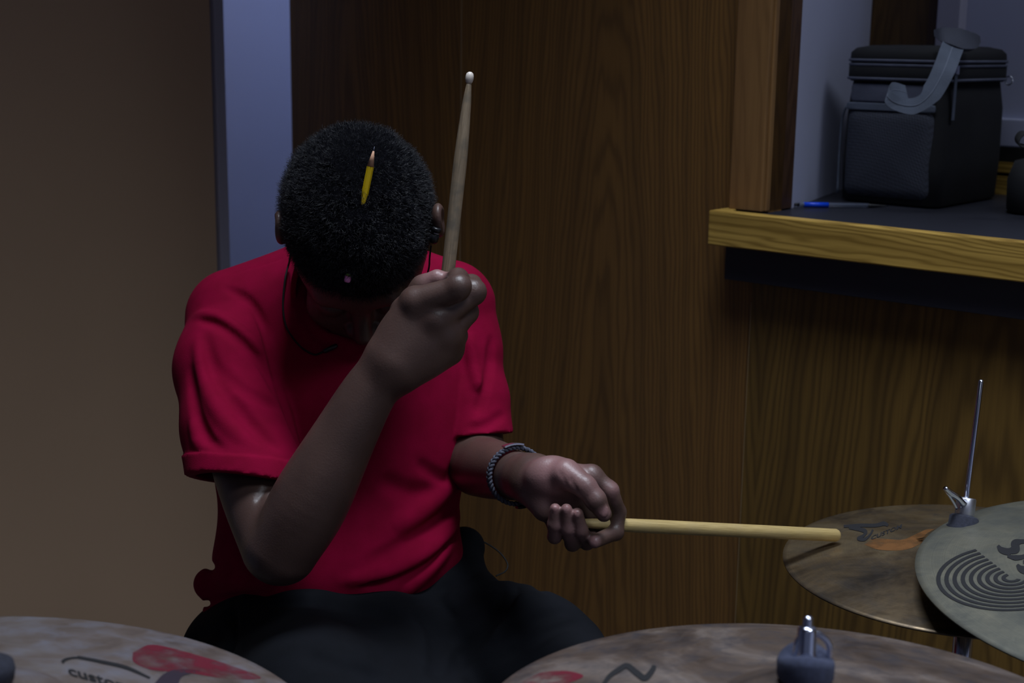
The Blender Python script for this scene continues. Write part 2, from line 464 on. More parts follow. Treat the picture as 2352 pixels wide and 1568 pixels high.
def folds(f, specs):
    """specs: list of (px polyline, amp metres (+groove, -ridge), width m)"""
    out = []
    for pts, amp, wd in specs:
        c = catmull([(x, y, 0) for x, y in pts], 3)
        out.append((np.array([march(f, x, y) for x, y, _ in c]), amp, wd))
    def disp(p):
        s = np.zeros(len(p))
        for L, amp, wd in out:
            if CTX[0] is not None:
                c, R = CTX[0]
                if np.min(np.linalg.norm(L-c, axis=1))-R > wd*3+.02: continue
            best = np.full(len(p), 9.0); tt = np.zeros(len(p)); n = len(L)-1
            for i in range(n):
                a = L[i]; ab = L[i+1]-a; L2 = max(np.dot(ab, ab), 1e-12); h = np.clip(((p-a) @ ab)/L2, 0, 1)
                dd = p-a-h[:, None]*ab; dd = np.einsum('ij,ij->i', dd, dd); m = dd < best
                best = np.where(m, dd, best); tt = np.where(m, (i+h)/n, tt)
            tp = np.clip(np.minimum(tt, 1-tt)*5+.15, 0, 1)
            s += amp*tp*np.exp(-best/wd**2)
        return s
    return disp
def lerp(a, b, t): return a+(b-a)*t
def plane_sdf(p, q, n):
    n = np.asarray(n, float); n = n/np.linalg.norm(n); return (p-q) @ n

# ------------------------------------------------------------------ the drummer
# head frame (camera space): s right, f face-forward, t crown
HC = C3(822, 487, 1.575)
hf = np.array([.03, -.87, -.47]); hf /= np.linalg.norm(hf)
hs = np.array([1, .03, .02]); hs -= hf*np.dot(hs, hf); hs /= np.linalg.norm(hs); ht = -np.cross(hs, hf)
if ht[2] > 0: ht = -ht
HR = np.stack([hs, hf, ht], 1)
def hp(s, f, t): return HC+hs*s+hf*f+ht*t
def head(p):
    if not near(HC, .22): return None
    o = ell(p, hp(0, -.004, 0), (.0755, .090, .083), HR)
    o = smin(o, ell(p, hp(0, .040, -.050), (.062, .052, .066), HR), .05)
    o = smin(o, rcone(p, hp(-.02, .062, -.118), hp(.02, .062, -.118), .024, .024), .045)     # jaw
    o = smin(o, rcone(p, hp(-.05, .0, -.085), hp(-.015, .062, -.12), .02, .018), .03)
    o = smin(o, rcone(p, hp(.05, .0, -.085), hp(.015, .062, -.12), .02, .018), .03)
    o = smin(o, rcone(p, hp(-.036, .082, -.043), hp(.036, .082, -.043), .011, .011), .02)      # brow
    for sx in (-1, 1):
        o = ssub(o, ell(p, hp(sx*.031, .096, -.062), (.019, .014, .011), HR), .014)
        o = smin(o, ell(p, hp(sx*.031, .081, -.062), (.015, .012, .010), HR), .004)
        o = smin(o, ell(p, hp(sx*.040, .070, -.088), (.022, .018, .018), HR), .025)
    o = smin(o, rcone(p, hp(0, .090, -.055), hp(0, .108, -.088), .0075, .011), .012)           # nose
    o = smin(o, ell(p, hp(-.011, .098, -.092), (.009, .010, .008), HR), .006)
    o = smin(o, ell(p, hp(.011, .098, -.092), (.009, .010, .008), HR), .006)
    o = smin(o, rcone(p, hp(-.019, .086, -.112), hp(.019, .086, -.112), .0075, .0075), .006)    # lips
    o = smin(o, rcone(p, hp(-.016, .084, -.121), hp(.016, .084, -.121), .0085, .0085), .004)
    return o
def ear(p, sx, c):
    if not near(c, .05): return None
    R = HR
    tl = sx*.35
    e = ell(p, c, (.0085, .018, .0215), R)
    e = ssub(e, ell(p, c+hs*sx*.007+hf*.002, (.005, .010, .019), R), .004)
    e = smin(e, rcone(p, c-ht*.014, c-ht*.019+hf*.002, .006, .006), .006)
    return e
earL = C3(645, 522, 1.565); earR = C3(1007, 506, 1.565)
# joints
E_R = C3(648, 1265, 1.50); Wr_R = C3(884, 852, 1.468)
def right_arm(p):
    ua = spl(p, [C3(535, 770, 1.70), C3(560, 1000, 1.62), C3(588, 1120, 1.57), C3(636, 1255, 1.52)], [.046, .043, .0405, .038])
    fa = spl(p, [C3(650, 1262, 1.505), C3(712, 1150, 1.492), C3(792, 1000, 1.480), C3(845, 905, 1.474), C3(890, 845, 1.470)], [.0375, .0412, .0335, .0290, .0270])
    return smin(ua, fa, .010)
def hand_R(p):
    if not near(C3(980, 740, 1.46), .13): return None
    d = 1.44
    wr = C3(880, 858, 1.470)
    I0, M0, R0, P0 = C3(953, 694, 1.446), C3(1000, 731, 1.447), C3(1028, 768, 1.458), C3(1030, 806, 1.476)
    o = None
    for q, r in ((I0, .0175), (M0, .0185), (R0, .0175), (P0, .0155)):
        base = wr+(q-wr)*.28
        o = smin(o, rcone(p, base, q+np.array([0, 0, .010]), .0225, r), .018)
    o = smin(o, ell(p, C3(955, 780, 1.470), (.036, .033, .020)), .02)
    for q, r in ((I0, .0095), (M0, .0108), (R0, .0102)):
        o = smin(o, ell(p, q+np.array([0, 0, -.002]), (r, r, r*.95)), .012)
    # fingers
    def fin(pts, rs): return chain(p, pts, rs, .004)
    idx = fin([I0+np.array([.002, 0, .002]), C3(1050, 663, 1.436), C3(1052, 640, 1.462), C3(1030, 648, 1.493), C3(1003, 672, 1.497)], [.0158, .0125, .0108, .0098, .0085])
    idx = smin(idx, ell(p, C3(1056, 654, 1.434), (.0115, .0105, .011)), .006)
    mid = fin([M0+np.array([.002, 0, .004]), C3(1086, 672, 1.462), C3(1082, 655, 1.486), C3(1040, 668, 1.508), C3(1010, 690, 1.510)], [.0150, .0128, .0112, .0100, .0085])
    mid = smin(mid, ell(p, C3(1088, 667, 1.460), (.0115, .011, .011)), .006)
    rin = fin([R0+np.array([0, 0, .006]), C3(1071, 716, 1.478), C3(1072, 712, 1.502), C3(1035, 715, 1.520), C3(1005, 722, 1.515)], [.0140, .0125, .0108, .0095, .008])
    pin = fin([P0+np.array([0, 0, .004]), C3(1048, 770, 1.492), C3(1050, 764, 1.512), C3(1020, 762, 1.522), C3(1000, 765, 1.512)], [.0130, .0115, .0098, .0085, .0075])
    o = smin(o, idx, .0045); o = smin(o, mid, .0035); o = smin(o, rin, .0035); o = smin(o, pin, .0045)
    # thumb lies along the stick on the far side
    thb = chain(p, [C3(905, 800, 1.492), C3(930, 715, 1.500), C3(972, 660, 1.492), C3(1004, 640, 1.484)], [.020, .0145, .0125, .0100], .006)
    o = smin(o, thb, .006)
    return o
def left_arm(p):
    ua = chain(p, [C3(1055, 740, 1.74), C3(1085, 900, 1.725), C3(1092, 1050, 1.70)], [.040, .035, .034], .02)
    fa = spl(p, [C3(1100, 1070, 1.685), C3(1135, 1078, 1.61), C3(1185, 1092, 1.52), C3(1222, 1099, 1.470)], [.036, .0335, .0265, .0235])
    return smin(ua, fa, .015)
def hand_L(p):
    if not near(C3(1320, 1150, 1.43), .13): return None
    o = chain(p, [C3(1208, 1096, 1.48), C3(1240, 1105, 1.450)], [.0235, .0225], .01)
    # palm slab: index side up right, little finger side low left, facing up and to the camera
    I0, M0, R0, P0 = C3(1358, 1094, 1.432), C3(1336, 1130, 1.442), C3(1302, 1158, 1.446), C3(1262, 1164, 1.448)
    wr = C3(1232, 1104, 1.462)
    for q, r in ((I0, .0125), (M0, .0125), (R0, .012), (P0, .0115)):
        o = smin(o, rcone(p, wr, q, .0165, r), .016)
    o = smin(o, ell(p, C3(1268, 1092, 1.430), (.026, .0205, .016)), .012)       # thenar
    o = smin(o, rcone(p, C3(1232, 1128, 1.450), C3(1250, 1170, 1.438), .014, .011), .012)   # heel
    def fin(pts, rs, k=.004): return chain(p, pts, rs, k)
    thb = fin([C3(1300, 1088, 1.418), C3(1344, 1117, 1.404), C3(1368, 1148, 1.402), C3(1387, 1180, 1.406)], [.0155, .0112, .0104, .0080])
    idx = fin([I0, C3(1400, 1126, 1.430), C3(1419, 1176, 1.447), C3(1414, 1222, 1.444), C3(1366, 1243, 1.416)], [.0112, .0092, .0084, .0080, .0070])
    mid = fin([M0+np.array([0, -.004, 0]), C3(1366, 1212, 1.458), C3(1348, 1244, 1.436), C3(1333, 1216, 1.412), C3(1326, 1180, 1.403)], [.0115, .0092, .0080, .0074, .0063], .003)
    rin = fin([R0, C3(1326, 1232, 1.452), C3(1315, 1248, 1.432), C3(1304, 1212, 1.410), C3(1301, 1170, 1.402)], [.0112, .0088, .0077, .0070, .0060], .003)
    pin = fin([P0, C3(1280, 1222, 1.444), C3(1274, 1232, 1.424), C3(1272, 1204, 1.410), C3(1275, 1168, 1.404)], [.0105, .0080, .0070, .0063, .0055], .003)
    o = smin(o, thb, .006); o = smin(o, idx, .004); g3 = smin(smin(mid, rin, .0008), pin, .0008); o = smin(o, g3, .003)
    # nails
    for c, r in ((C3(1388, 1174, 1.3965), .0052), (C3(1326, 1179, 1.3970), .0038), (C3(1301, 1169, 1.3965), .0036), (C3(1275, 1167, 1.3990), .0034)):
        o = smin(o, ell(p, c, (r, r*1.2, .0014)), .0008)
    return o
def torso_in(p):
    o = ell(p, C3(790, 900, 1.735), (.125, .13, .075))
    o = smin(o, ell(p, C3(775, 1180, 1.73), (.115, .16, .075)), .05)
    o = smin(o, rcone(p, C3(560, 775, 1.72), C3(1040, 750, 1.745), .04, .04), .04)
    return o
def skin(p):
    o = head(p)
    o = smin(o, ear(p, -1, earL), .006); o = smin(o, ear(p, 1, earR), .006)
    o = smin(o, rcone(p, hp(0, -.015, -.07), C3(815, 720, 1.735), .054, .058), .03)
    ar = smin(right_arm(p), hand_R(p), .014)
    al = smin(left_arm(p), hand_L(p), .010)
    t = torso_in(p)
    t = smin(t, al, .01)
    o = smin(o, t, .03)
    o = smin(o, ar, .002)
    return big(p, o)
M_skin_t = NT('brown_skin')
def mk_skin():
    t = M_skin_t; v = t.coord()
    n1 = t.noise(v, 18, 4); n2 = t.noise(v, 500, 3)
    av = t.n('ShaderNodeAttribute', attribute_name='pale')
    t.base(t.mix(av.outputs['Fac'], t.ramp(n1, [(.3, RGB(72, 53, 48)), (.7, RGB(88, 66, 59))]), RGB(150, 112, 112)))
    t.set(Roughness=.44); t.b.inputs['Specular IOR Level'].default_value = .5
    t.b.inputs['Subsurface Weight'].default_value = .12; t.b.inputs['Subsurface Radius'].default_value = (.010, .004, .002)
    t.b.inputs['Subsurface Scale'].default_value = .5
    t.bump(n2, .35, .0006); return t.m
M_skin = mk_skin()
base_pt = W3(760, 1640, 1.70); base_pt[2] = 0
person = empty('person', base_pt, 'person in a red polo shirt seated with bowed head, holding a drumstick in each hand', 'person')
skin_disp = folds(skin, [([(590, 1150), (604, 1128), (625, 1105), (650, 1085)], .0035, .004),
    ([(990, 1000)], 0, .01)] if False else [([(588, 1156), (606, 1128), (628, 1104)], .003, .0035),
    ([(1020, 699), (990, 702), (1045, 690)], .0, .004),
    ([(1285, 1080), (1294, 1098), (1304, 1122)], .0010, .0016),
    ([(1308, 1095), (1316, 1112), (1330, 1135)], .0014, .0022),
    ([(972, 735), (1000, 760)], .0, .006)])
def skin_f(p): return skin(p)+skin_disp(p)
me, SP, SQ = sdf_mesh(skin_f, (-.40, -.40, 1.36), (.14, .20, 1.86), .0019)
lo_dbg = None
pale = np.zeros(len(SP))
for c, r, w_ in ((C3(1275, 1100, 1.415), .034, .85), (C3(1345, 1120, 1.405), .018, .6), (C3(1300, 1215, 1.41), .020, .6), (C3(1385, 1176, 1.398), .007, 1), (C3(1318, 1182, 1.396), .006, 1), (C3(1302, 1172, 1.396), .006, 1), (C3(1276, 1168, 1.398), .006, 1),
                 (C3(1362, 1244, 1.408), .008, .9), (C3(1320, 1215, 1.405), .012, .5), (C3(1415, 1130, 1.42), .014, .5), (C3(1005, 636, 1.484), .016, .9), (C3(985, 648, 1.49), .012, .6), (C3(1232, 1150, 1.44), .018, .5)):
    pale = np.maximum(pale, w_*np.clip(1.4-np.linalg.norm(SP-c, axis=1)/r, 0, 1))
at = me.attributes.new('pale', 'FLOAT', 'POINT')
if len(me.vertices) == len(SP): at.data.foreach_set('value', pale.astype(np.float32))
body = link('body', me, M_skin, person, True)
print('skin', len(SP))

# ---- shirt
SLR_A, SLR_C = C3(530, 765, 1.70), C3(574, 1098, 1.585)
def sleeve_R(p, off=0.0):
    o = chain(p, [C3(538, 762, 1.70), C3(528, 850, 1.660), C3(545, 980, 1.614), C3(572, 1110, 1.575), C3(580, 1160, 1.562)],
              [.056+off, .057+off, .0565+off, .0565+off, .056+off], .03)
    return o
def sleeve_L(p, off=0.0):
    return chain(p, [C3(1040, 705, 1.74), C3(1060, 800, 1.735), C3(1084, 920, 1.72), C3(1097, 1010, 1.705), C3(1100, 1060, 1.70)],
                 [.052+off, .0445+off, .0425+off, .0400+off, .039+off], .02)
cutR_q, cutR_n = C3(566, 1100, 1.56), np.array([-.10, -1, -.22])
cutL_q, cutL_n = C3(1110, 1000, 1.68), np.array([.10, -1, -.10])
def shirt0(p):
    o = ell(p, C3(790, 890, 1.725), (.162, .165, .100))
    o = smin(o, ell(p, C3(775, 1130, 1.715), (.1425, .17, .100)), .06)
    o = smin(o, ell(p, C3(775, 1300, 1.690), (.145, .075, .100)), .05)
    o = smin(o, rcone(p, C3(540, 725, 1.715), C3(700, 690, 1.735), .058, .066), .03)
    o = smin(o, rcone(p, C3(1033, 697, 1.74), C3(930, 678, 1.735), .054, .060), .03)
    o = smin(o, rcone(p, C3(820, 700, 1.75), C3(800, 900, 1.73), .075, .085), .05)
    # bunched roll above the hip
    o = smin(o, rcone(p, C3(482, 1340, 1.70), C3(620, 1340, 1.64), .020, .022), .012)
    o = smin(o, rcone(p, C3(500, 1400, 1.69), C3(640, 1375, 1.62), .018, .02), .012)
    return o
def shirt1(p):
    o = shirt0(p)
    sr = sleeve_R(p)
    if sr is not None:
        c = plane_sdf(p, cutR_q, cutR_n)
        band = sleeve_R(p, .0032)
        bc = mx(c, -(c+.0200))
        sr = mx(sr, c)
        sr = smin(sr, mx(band, bc), .001)
        hol = sleeve_R(p, -.0075)
        hol = mx(hol, -(c+.03))
        sr = ssub(sr, hol, .001)
    o = smin(o, sr, .006)
    sl = sleeve_L(p)
    if sl is not None:
        c = plane_sdf(p, cutL_q, cutL_n); sl = mx(sl, c)
        o = smin(o, sl, .004)
    # neck opening
    o = ssub(o, ell(p, C3(820, 655, 1.655), (.058, .062, .085)), .01)
    return big(p, o)
def shirt1_safe(p): return shirt1(p)
sh_disp = folds(shirt1, [
    # sleeve of the raised arm
    ([(520, 660), (570, 690), (600, 740), (625, 830), (650, 930)], 0.0116, 0.0043),
    ([(460, 735), (500, 745), (560, 790), (610, 850), (640, 915)], 0.0116, 0.0051),
    ([(450, 722), (500, 728), (560, 765), (605, 815)], -0.0093, 0.0064),
    ([(480, 830), (540, 880), (600, 915), (650, 940)], 0.0081, 0.0064),
    ([(470, 770), (490, 850), (540, 930), (590, 990), (640, 1035)], 0.0093, 0.0068),
    ([(452, 780), (470, 880), (510, 960), (570, 1020)], -0.0093, 0.0072),
    ([(438, 850), (450, 940), (480, 1010), (520, 1045)], 0.0093, 0.0055),
    ([(440, 960), (455, 1030), (475, 1060)], -0.0058, 0.0068),
    ([(640, 880), (652, 920), (668, 980), (692, 1042)], 0.0128, 0.0043),
    ([(520, 628), (560, 618), (655, 592)], 0.0023, 0.0013),
    # other sleeve
    ([(1128, 780), (1124, 850), (1108, 910), (1095, 950)], 0.0104, 0.0047),
    ([(1075, 760), (1088, 840), (1105, 900)], -0.0081, 0.0068),
    ([(1160, 950), (1120, 975), (1075, 985)], 0.0058, 0.0051),
    # belly folds
    ([(1045, 1060), (1030, 1100), (990, 1085), (960, 1060)], 0.0070, 0.0068),
    ([(1052, 1140), (1000, 1200), (930, 1250), (850, 1290)], 0.0139, 0.0072),
    ([(1050, 1110), (980, 1165), (900, 1215)], -0.0116, 0.0093),
    ([(1052, 1180), (1020, 1240), (950, 1290), (860, 1325), (790, 1335)], -0.0116, 0.0072),
    ([(1045, 1220), (990, 1290), (900, 1335), (830, 1345)], 0.0116, 0.0055),
    ([(1035, 1250), (980, 1320), (920, 1370)], -0.0093, 0.0059),
    ([(460, 1390), (520, 1378), (600, 1365)], 0.0104, 0.0043),
    ([(470, 1300), (530, 1310), (600, 1330)], 0.0070, 0.0051),
    ([(870, 1100), (940, 1130), (1000, 1125)], 0.0058, 0.0102),
    ([(700, 640), (690, 700), (730, 770), (780, 800)], 0.0042, 0.0068),
])
def shirt(p):
    kf = 1-((p[:, 0] < -.215) & (p[:, 1] > -.18))*np.clip((plane_sdf(p, cutR_q, cutR_n)+.034)/.012, 0, 1)
    v = shirt1(p)+sh_disp(p)*kf
    n = vnoise(p, 9)*.0025+vnoise(p+3, 22)*.0010
    return v+n
t = NT('red_pique'); v = t.coord(); f1 = t.noise(v, 900, 2)
t.base(t.ramp(t.noise(v, 40, 4), [(.3, RGB(122, 0, 40)), (.7, RGB(134, 0, 47))])); t.set(Roughness=.9)
t.b.inputs['Specular IOR Level'].default_value = .12; t.b.inputs['Sheen Weight'].default_value = .0; t.b.inputs['Sheen Roughness'].default_value = .5; t.b.inputs['Sheen Tint'].default_value = (1, .05, .25, 1)
t.bump(f1, .35, .0006); M_shirt = t.m
me, _, _ = sdf_mesh(shirt, (-.46, -.37, 1.50), (.03, .16, 1.90), .0025)
shirt_o = link('polo_shirt', me, M_shirt, person, True)
# collar: a band standing round the neck, open at the front
def collar(p):
    c = C3(818, 668, 1.665)
    if not near(c, .12): return big(p, None)
    q = p-c; 
    o = ell(p, c, (.0745, .078, .095)); i = ell(p, c, (.0695, .073, .090))
    o = mx(o, -i); n = np.array([.0, .55, .83]); n /= np.linalg.norm(n)
    hgt = q @ n
    o = mx(o, np.abs(hgt-.004)-.019)
    return o-.0008
me, _, _ = sdf_mesh(collar, C3(818, 668, 1.665)-.13, C3(818, 668, 1.665)+.13, .0018)
link('collar', me, M_shirt, shirt_o, True)

# ---- trousers
def tr0(p):
    o = ell(p, C3(770, 1470, 1.71), (.168, .075, .105))
    o = smin(o, chain(p, [C3(665, 1497, 1.655), C3(730, 1630, 1.50), C3(800, 1990, 1.31)], [.086, .082, .058], .03), .03)
    o = smin(o, rcone(p, C3(548, 1530, 1.69), C3(600, 1525, 1.64), .070, .07), .03)
    o = smin(o, rcone(p, C3(870, 1478, 1.61), C3(740, 1458, 1.61), .052, .055), .03)
    o = smin(o, rcone(p, C3(905, 1500, 1.60), C3(960, 1680, 1.50), .066, .07), .03)
    o = smin(o, chain(p, [C3(1000, 1430, 1.69), C3(1200, 1530, 1.60), C3(1560, 1785, 1.42)], [.078, .081, .060], .03), .022)
    o = smin(o, rcone(p, C3(1066, 1258, 1.735), C3(1020, 1360, 1.70), .026, .05), .03)
    o = smin(o, rcone(p, C3(1290, 1440, 1.60), C3(1330, 1470, 1.58), .02, .02), .02)
    # shins down to the floor (mostly out of the picture)
    return o
kR, kL = C3(800, 1990, 1.31), C3(1540, 1800, 1.42)
downv = M3.T @ np.array([0, 0, -1.0])
fR = M3.T @ (np.array([toW(kR)[0]-.05, toW(kR)[1]+.10, .09])-CAM)
fL = M3.T @ (np.array([toW(kL)[0]+.02, toW(kL)[1]+.12, .09])-CAM)
def tr1(p):
    o = tr0(p)
    o = smin(o, rcone(p, kR, fR, .058, .045), .02)
    o = smin(o, rcone(p, kL, fL, .058, .045), .02)
    return big(p, o)
tr_disp = folds(tr1, [
    ([(530, 1400), (545, 1450), (520, 1520)], 0.0076, .0060),
    ([(430, 1470), (480, 1455), (520, 1460)], 0.0095, .0070),
    ([(560, 1395), (700, 1380), (850, 1400), (960, 1440)], 0.0066, .0100),
    ([(700, 1500), (780, 1530), (900, 1560)], 0.0057, .0090),
    ([(940, 1385), (1000, 1370), (1030, 1330)], 0.0076, .0060),
    ([(960, 1400), (1000, 1450), (1010, 1520), (1000, 1560)], 0.0152, .0100),
    ([(1160, 1350), (1120, 1430), (1060, 1500), (1030, 1560)], 0.0095, .0070),
    ([(1300, 1400), (1240, 1420), (1180, 1470)], 0.0076, .0080),
    ([(1330, 1425), (1270, 1445), (1210, 1490)], 0.0095, .0060),
    ([(1210, 1360), (1170, 1400), (1120, 1480)], -0.0057, .0090),
    ([(1000, 1350), (1060, 1330), (1110, 1290)], 0.0076, .0070),
    ([(1120, 1330), (1200, 1330), (1260, 1365)], .0045, .0060),
    ([(1200, 1330), (1150, 1420), (1060, 1520), (1010, 1568)], .0080, .0060),
    ([(1315, 1430), (1250, 1450), (1160, 1510)], .0070, .0055),
    ([(1000, 1345), (1015, 1385), (1045, 1420)], .0060, .0045),
    ([(560, 1362), (555, 1420), (530, 1500)], -.0040, .0060),
])
def trousers(p): return tr1(p)+tr_disp(p)+vnoise(p, 11)*.002
t = NT('charcoal_twill'); v = t.coord(); t.base(t.ramp(t.noise(v, 30, 4), [(.3, RGB(11, 13, 18)), (.7, RGB(15, 17, 23))])); t.set(Roughness=.9)
t.b.inputs['Specular IOR Level'].default_value = .15
t.bump(t.noise(v, 1100, 2), .3, .0005); M_tr = t.m
lo = np.minimum(np.minimum(fR, fL), C3(420, 1600, 1.6))-.1; hi = np.array([.24, -.18, 1.86])
me, _, _ = sdf_mesh(trousers, (-.42, -1.12, 1.15), (.26, -.18, 1.88), .0032)
link('trousers', me, M_tr, person, True)
for q in (fR, fL):
    wq = toW(q)
    def shoe(p, q=q):
        a = M3.T @ (np.array([wq[0], wq[1]+.03, .045])-CAM); b = M3.T @ (np.array([wq[0]+.03, wq[1]-.16, .036])-CAM)
        o = rcone(p, a, b, .042, .036); o = smin(o, rcone(p, a, q, .04, .04), .02)
        fl = plane_sdf(p, M3.T @ (np.array([0, 0, .002])-CAM), downv)
        return mx(big(p, o), fl)
    me, _, _ = sdf_mesh(shoe, q-.25, q+.25, .004); link('shoe', me, M_black, person, True)

# ---- hair
def hair0(p):
    if not near(HC, .16): return big(p, None)
    o = ell(p, hp(0.0, -.003, .003), (.0825, .0945, .087), HR)
    o = smin(o, ell(p, hp(0.004, .050, .010), (.060, .048, .048), HR), .03)
    cut = plane_sdf(p, hp(0, .05, -.030), -ht*.80+hf*.35)
    sd = plane_sdf(p, hp(0, -.02, -.04), -ht)
    o = -smin(-o, -np.minimum(cut, sd+.0), .012)
    return o
def hair(p):
    return hair0(p)+vnoise(p, 95)*.0022+vnoise(p+5, 210)*.0015+vnoise(p, 32)*.0022
t = NT('black_hair'); t.base(RGB(15, 17, 27)); t.set(Roughness=.45); t.b.inputs['Specular IOR Level'].default_value = .55; M_hair = t.m
me, HP, HQ = sdf_mesh(hair, HC-.15, HC+.15, .0016)
t = NT('hair_mass'); t.base(RGB(7, 7, 11)); t.set(Roughness=.95); t.b.inputs['Specular IOR Level'].default_value = .06; M_mass = t.m
hair_o = link('hair', me, M_mass, person, True); hair_o['kind'] = 'stuff'
# short tight coils standing on the scalp volume
fc = HP[HQ].mean(1); fn = np.cross(HP[HQ[:, 1]]-HP[HQ[:, 0]], HP[HQ[:, 2]]-HP[HQ[:, 0]]); fn /= np.linalg.norm(fn, axis=1)[:, None]+1e-12
nst = 42000; pick = rng.integers(0, len(fc), nst); A = fc[pick]+rng.normal(0, .0006, (nst, 3)); Nn = fn[pick]
if np.mean(np.einsum('ij,ij->i', fn, fc-HC)) < 0: Nn = -Nn
tng = np.cross(Nn, rng.normal(0, 1, (nst, 3))); tng /= np.linalg.norm(tng, axis=1)[:, None]; bn = np.cross(Nn, tng)
seg = 7; ph = rng.uniform(0, 2*PI, nst); Ls = rng.uniform(.0035, .0085, nst); lean = rng.normal(0, .45, (nst, 1))*tng
cr = rng.uniform(.0006, .0014, nst); tw = rng.uniform(3, 7, nst)
pts = []
for s in range(seg):
    u = s/(seg-1); a = ph+u*tw
    pts.append(A-Nn*.0012+(Nn+lean*u)*(Ls*u)[:, None]+tng*(cr*np.cos(a))[:, None]+bn*(cr*np.sin(a))[:, None])
pts = np.array(pts); R = .00019
V = np.zeros((nst, seg, 3, 3)); 
for s in range(seg):
    rr = R*(1-.6*s/(seg-1))
    for k in range(3):
        V[:, s, k] = pts[s]+rr*(math.cos(2*PI*k/3)*tng+math.sin(2*PI*k/3)*bn)
idx = np.arange(nst*seg*3).reshape(nst, seg, 3); Fq = []
for s in range(seg-1):
    for k in range(3):
        k2 = (k+1) % 3; Fq.append(np.stack([idx[:, s, k], idx[:, s, k2], idx[:, s+1, k2], idx[:, s+1, k]], 1))
me = from_np(toW(V.reshape(-1, 3)), np.concatenate(Fq))
co = link('hair_coil', me, M_hair, hair_o, False); co['kind'] = 'stuff'

# ---- bracelets (worn on the wrist)
ax = C3(1216, 1097, 1.475)-C3(1135, 1078, 1.61); ax /= np.linalg.norm(ax)
def ring_pts(c, R, a0, a1, n=40, tilt=0):
    e1 = np.cross(ax, [0, 0, 1]); e1 /= np.linalg.norm(e1); e2 = np.cross(ax, e1); out = []
    for i in range(n+1):
        a = lerp(a0, a1, i/n); out.append(c+R*(math.cos(a)*e1+math.sin(a)*e2))
    return np.array(out), e1, e2
bc = C3(1186, 1092, 1.518)
P_, e1, e2 = ring_pts(bc, .0290, 0, 2*PI, 72)
M_braid = simple('braided_cord', RGB(70, 72, 86), .8, noise=.4, nscale=500, bump=.6, bscale=600)
M_silver = simple('silver', (.75, .77, .85, 1), .25, 1)
brac = empty('bracelet', toW(bc), 'braided grey cord bracelet with a polished silver plate on the lowered wrist', 'bracelet')
V = []; Fc = []
# three plaited strands
for s in range(3):
    pp = []
    for i in range(145):
        a = 2*PI*i/144; w1 = 14*a+s*2*PI/3
        q = bc+(.0300+.0012*math.sin(2*w1))*(math.cos(a)*e1+math.sin(a)*e2)+ax*.0042*math.sin(w1)
        pp.append(q)
    m_ = tube(toW(np.array(pp)), .0017, 8)
    off = len(V); V += [tuple(x.co) for x in m_.vertices]; Fc += [tuple(off+k for k in pl.vertices) for pl in m_.polygons]
link('cord', from_np(np.array(V), Fc), M_braid, brac, True)
def ang_of(px, py):
    q = C3(px, py, 1.5)-bc; return math.atan2(np.dot(q, e2), np.dot(q, e1))
a1 = ang_of(1176, 1050); a2 = ang_of(1212, 1026)
if abs(a2-a1) > PI: a2 += 2*PI*(1 if a1 > a2 else -1)
Pp, _, _ = ring_pts(bc, .0340, a1, a2, 14)
link('plate', ribbon(toW(Pp), np.tile((M3 @ ax)*.0070, (15, 1)), .0018), M_silver, brac, False)
a3 = ang_of(1195, 1165); a4 = ang_of(1222, 1155)
if abs(a4-a3) > PI: a4 += 2*PI*(1 if a3 > a4 else -1)
Pp, _, _ = ring_pts(bc+ax*.004, .0335, a3, a4, 10)
link('clasp', ribbon(toW(Pp), np.tile((M3 @ ax)*.006, (11, 1)), .0025), M_black, brac, False)

# ------------------------------------------------------------------ drumsticks
def stick_mat(name, a, b, c):
    t = NT(name); v = t.coord((30, 30, 1.2)); n1 = t.noise(v, 30, 4); v2 = t.coord(); n2 = t.noise(v2, 60, 3)
    t.base(t.mix(t.ramp(n2, [(.45, (0, 0, 0)), (.7, (1, 1, 1))]), t.ramp(n1, [(.3, a), (.7, b)]), c)); t.set(Roughness=.55)
    t.bump(n1, .2, .0004); return t.m
M_st1 = stick_mat('worn_hickory', RGB(118, 102, 82), RGB(150, 132, 108), RGB(108, 98, 84))
M_st2 = stick_mat('pale_hickory', RGB(150, 128, 78), RGB(186, 162, 108), RGB(168, 146, 98))
M_tip = simple('bead_wood', RGB(215, 205, 195), .4)
def align(p0, p1):
    z = Vector(p1)-Vector(p0); q = z.to_track_quat('Z', 'X'); return Matrix.Translation(Vector(p0)) @ q.to_matrix().to_4x4()
def drumstick(p_tip, direction_pt, L, label, mat):
    """local z from butt (0) to tip (L)"""
    tip = Vector(p_tip); dr = (Vector(direction_pt)-tip).normalized(); butt = tip+dr*L
    mw = align(butt, tip); root = empty('drumstick', butt, label, 'drumstick', None)
    R = .0072
    pr = [(0.0, 0), (R*.55, 0), (R*.85, .0012), (R, .004), (R, L*.45), (R, L*.68), (R*.97, L-.085), (R*.85, L-.06), (R*.62, L-.030), (R*.42, L-.015), (R*.36, L-.0115)]
    me = lathe(pr[1:], 32); link('shaft', me, mat, root, True, mw)
    tp = [(R*.36, L-.0120), (R*.50, L-.0105), (R*.60, L-.0075), (R*.60, L-.0045), (R*.48, L-.0015), (R*.2, L)]
    link('bead', lathe(tp, 24), M_tip, root, True, mw)
    return root
drumstick(W3(1080, 165, 1.492), W3(1029, 625, 1.508), .305, 'worn greyish wooden drumstick held upright in the fist beside the bowed head', M_st1)
# second stick is turned round: its butt end strikes the cymbal
pb = W3(1925, 1229, 1.588); ph_ = W3(1340, 1201, 1.432)
dv = (Vector(ph_)-Vector(pb)).normalized(); tipp = Vector(pb)+dv*.362
drumstick(tipp, pb, .362, 'pale yellow wooden drumstick reaching from the lowered hand onto the cymbal', M_st2)

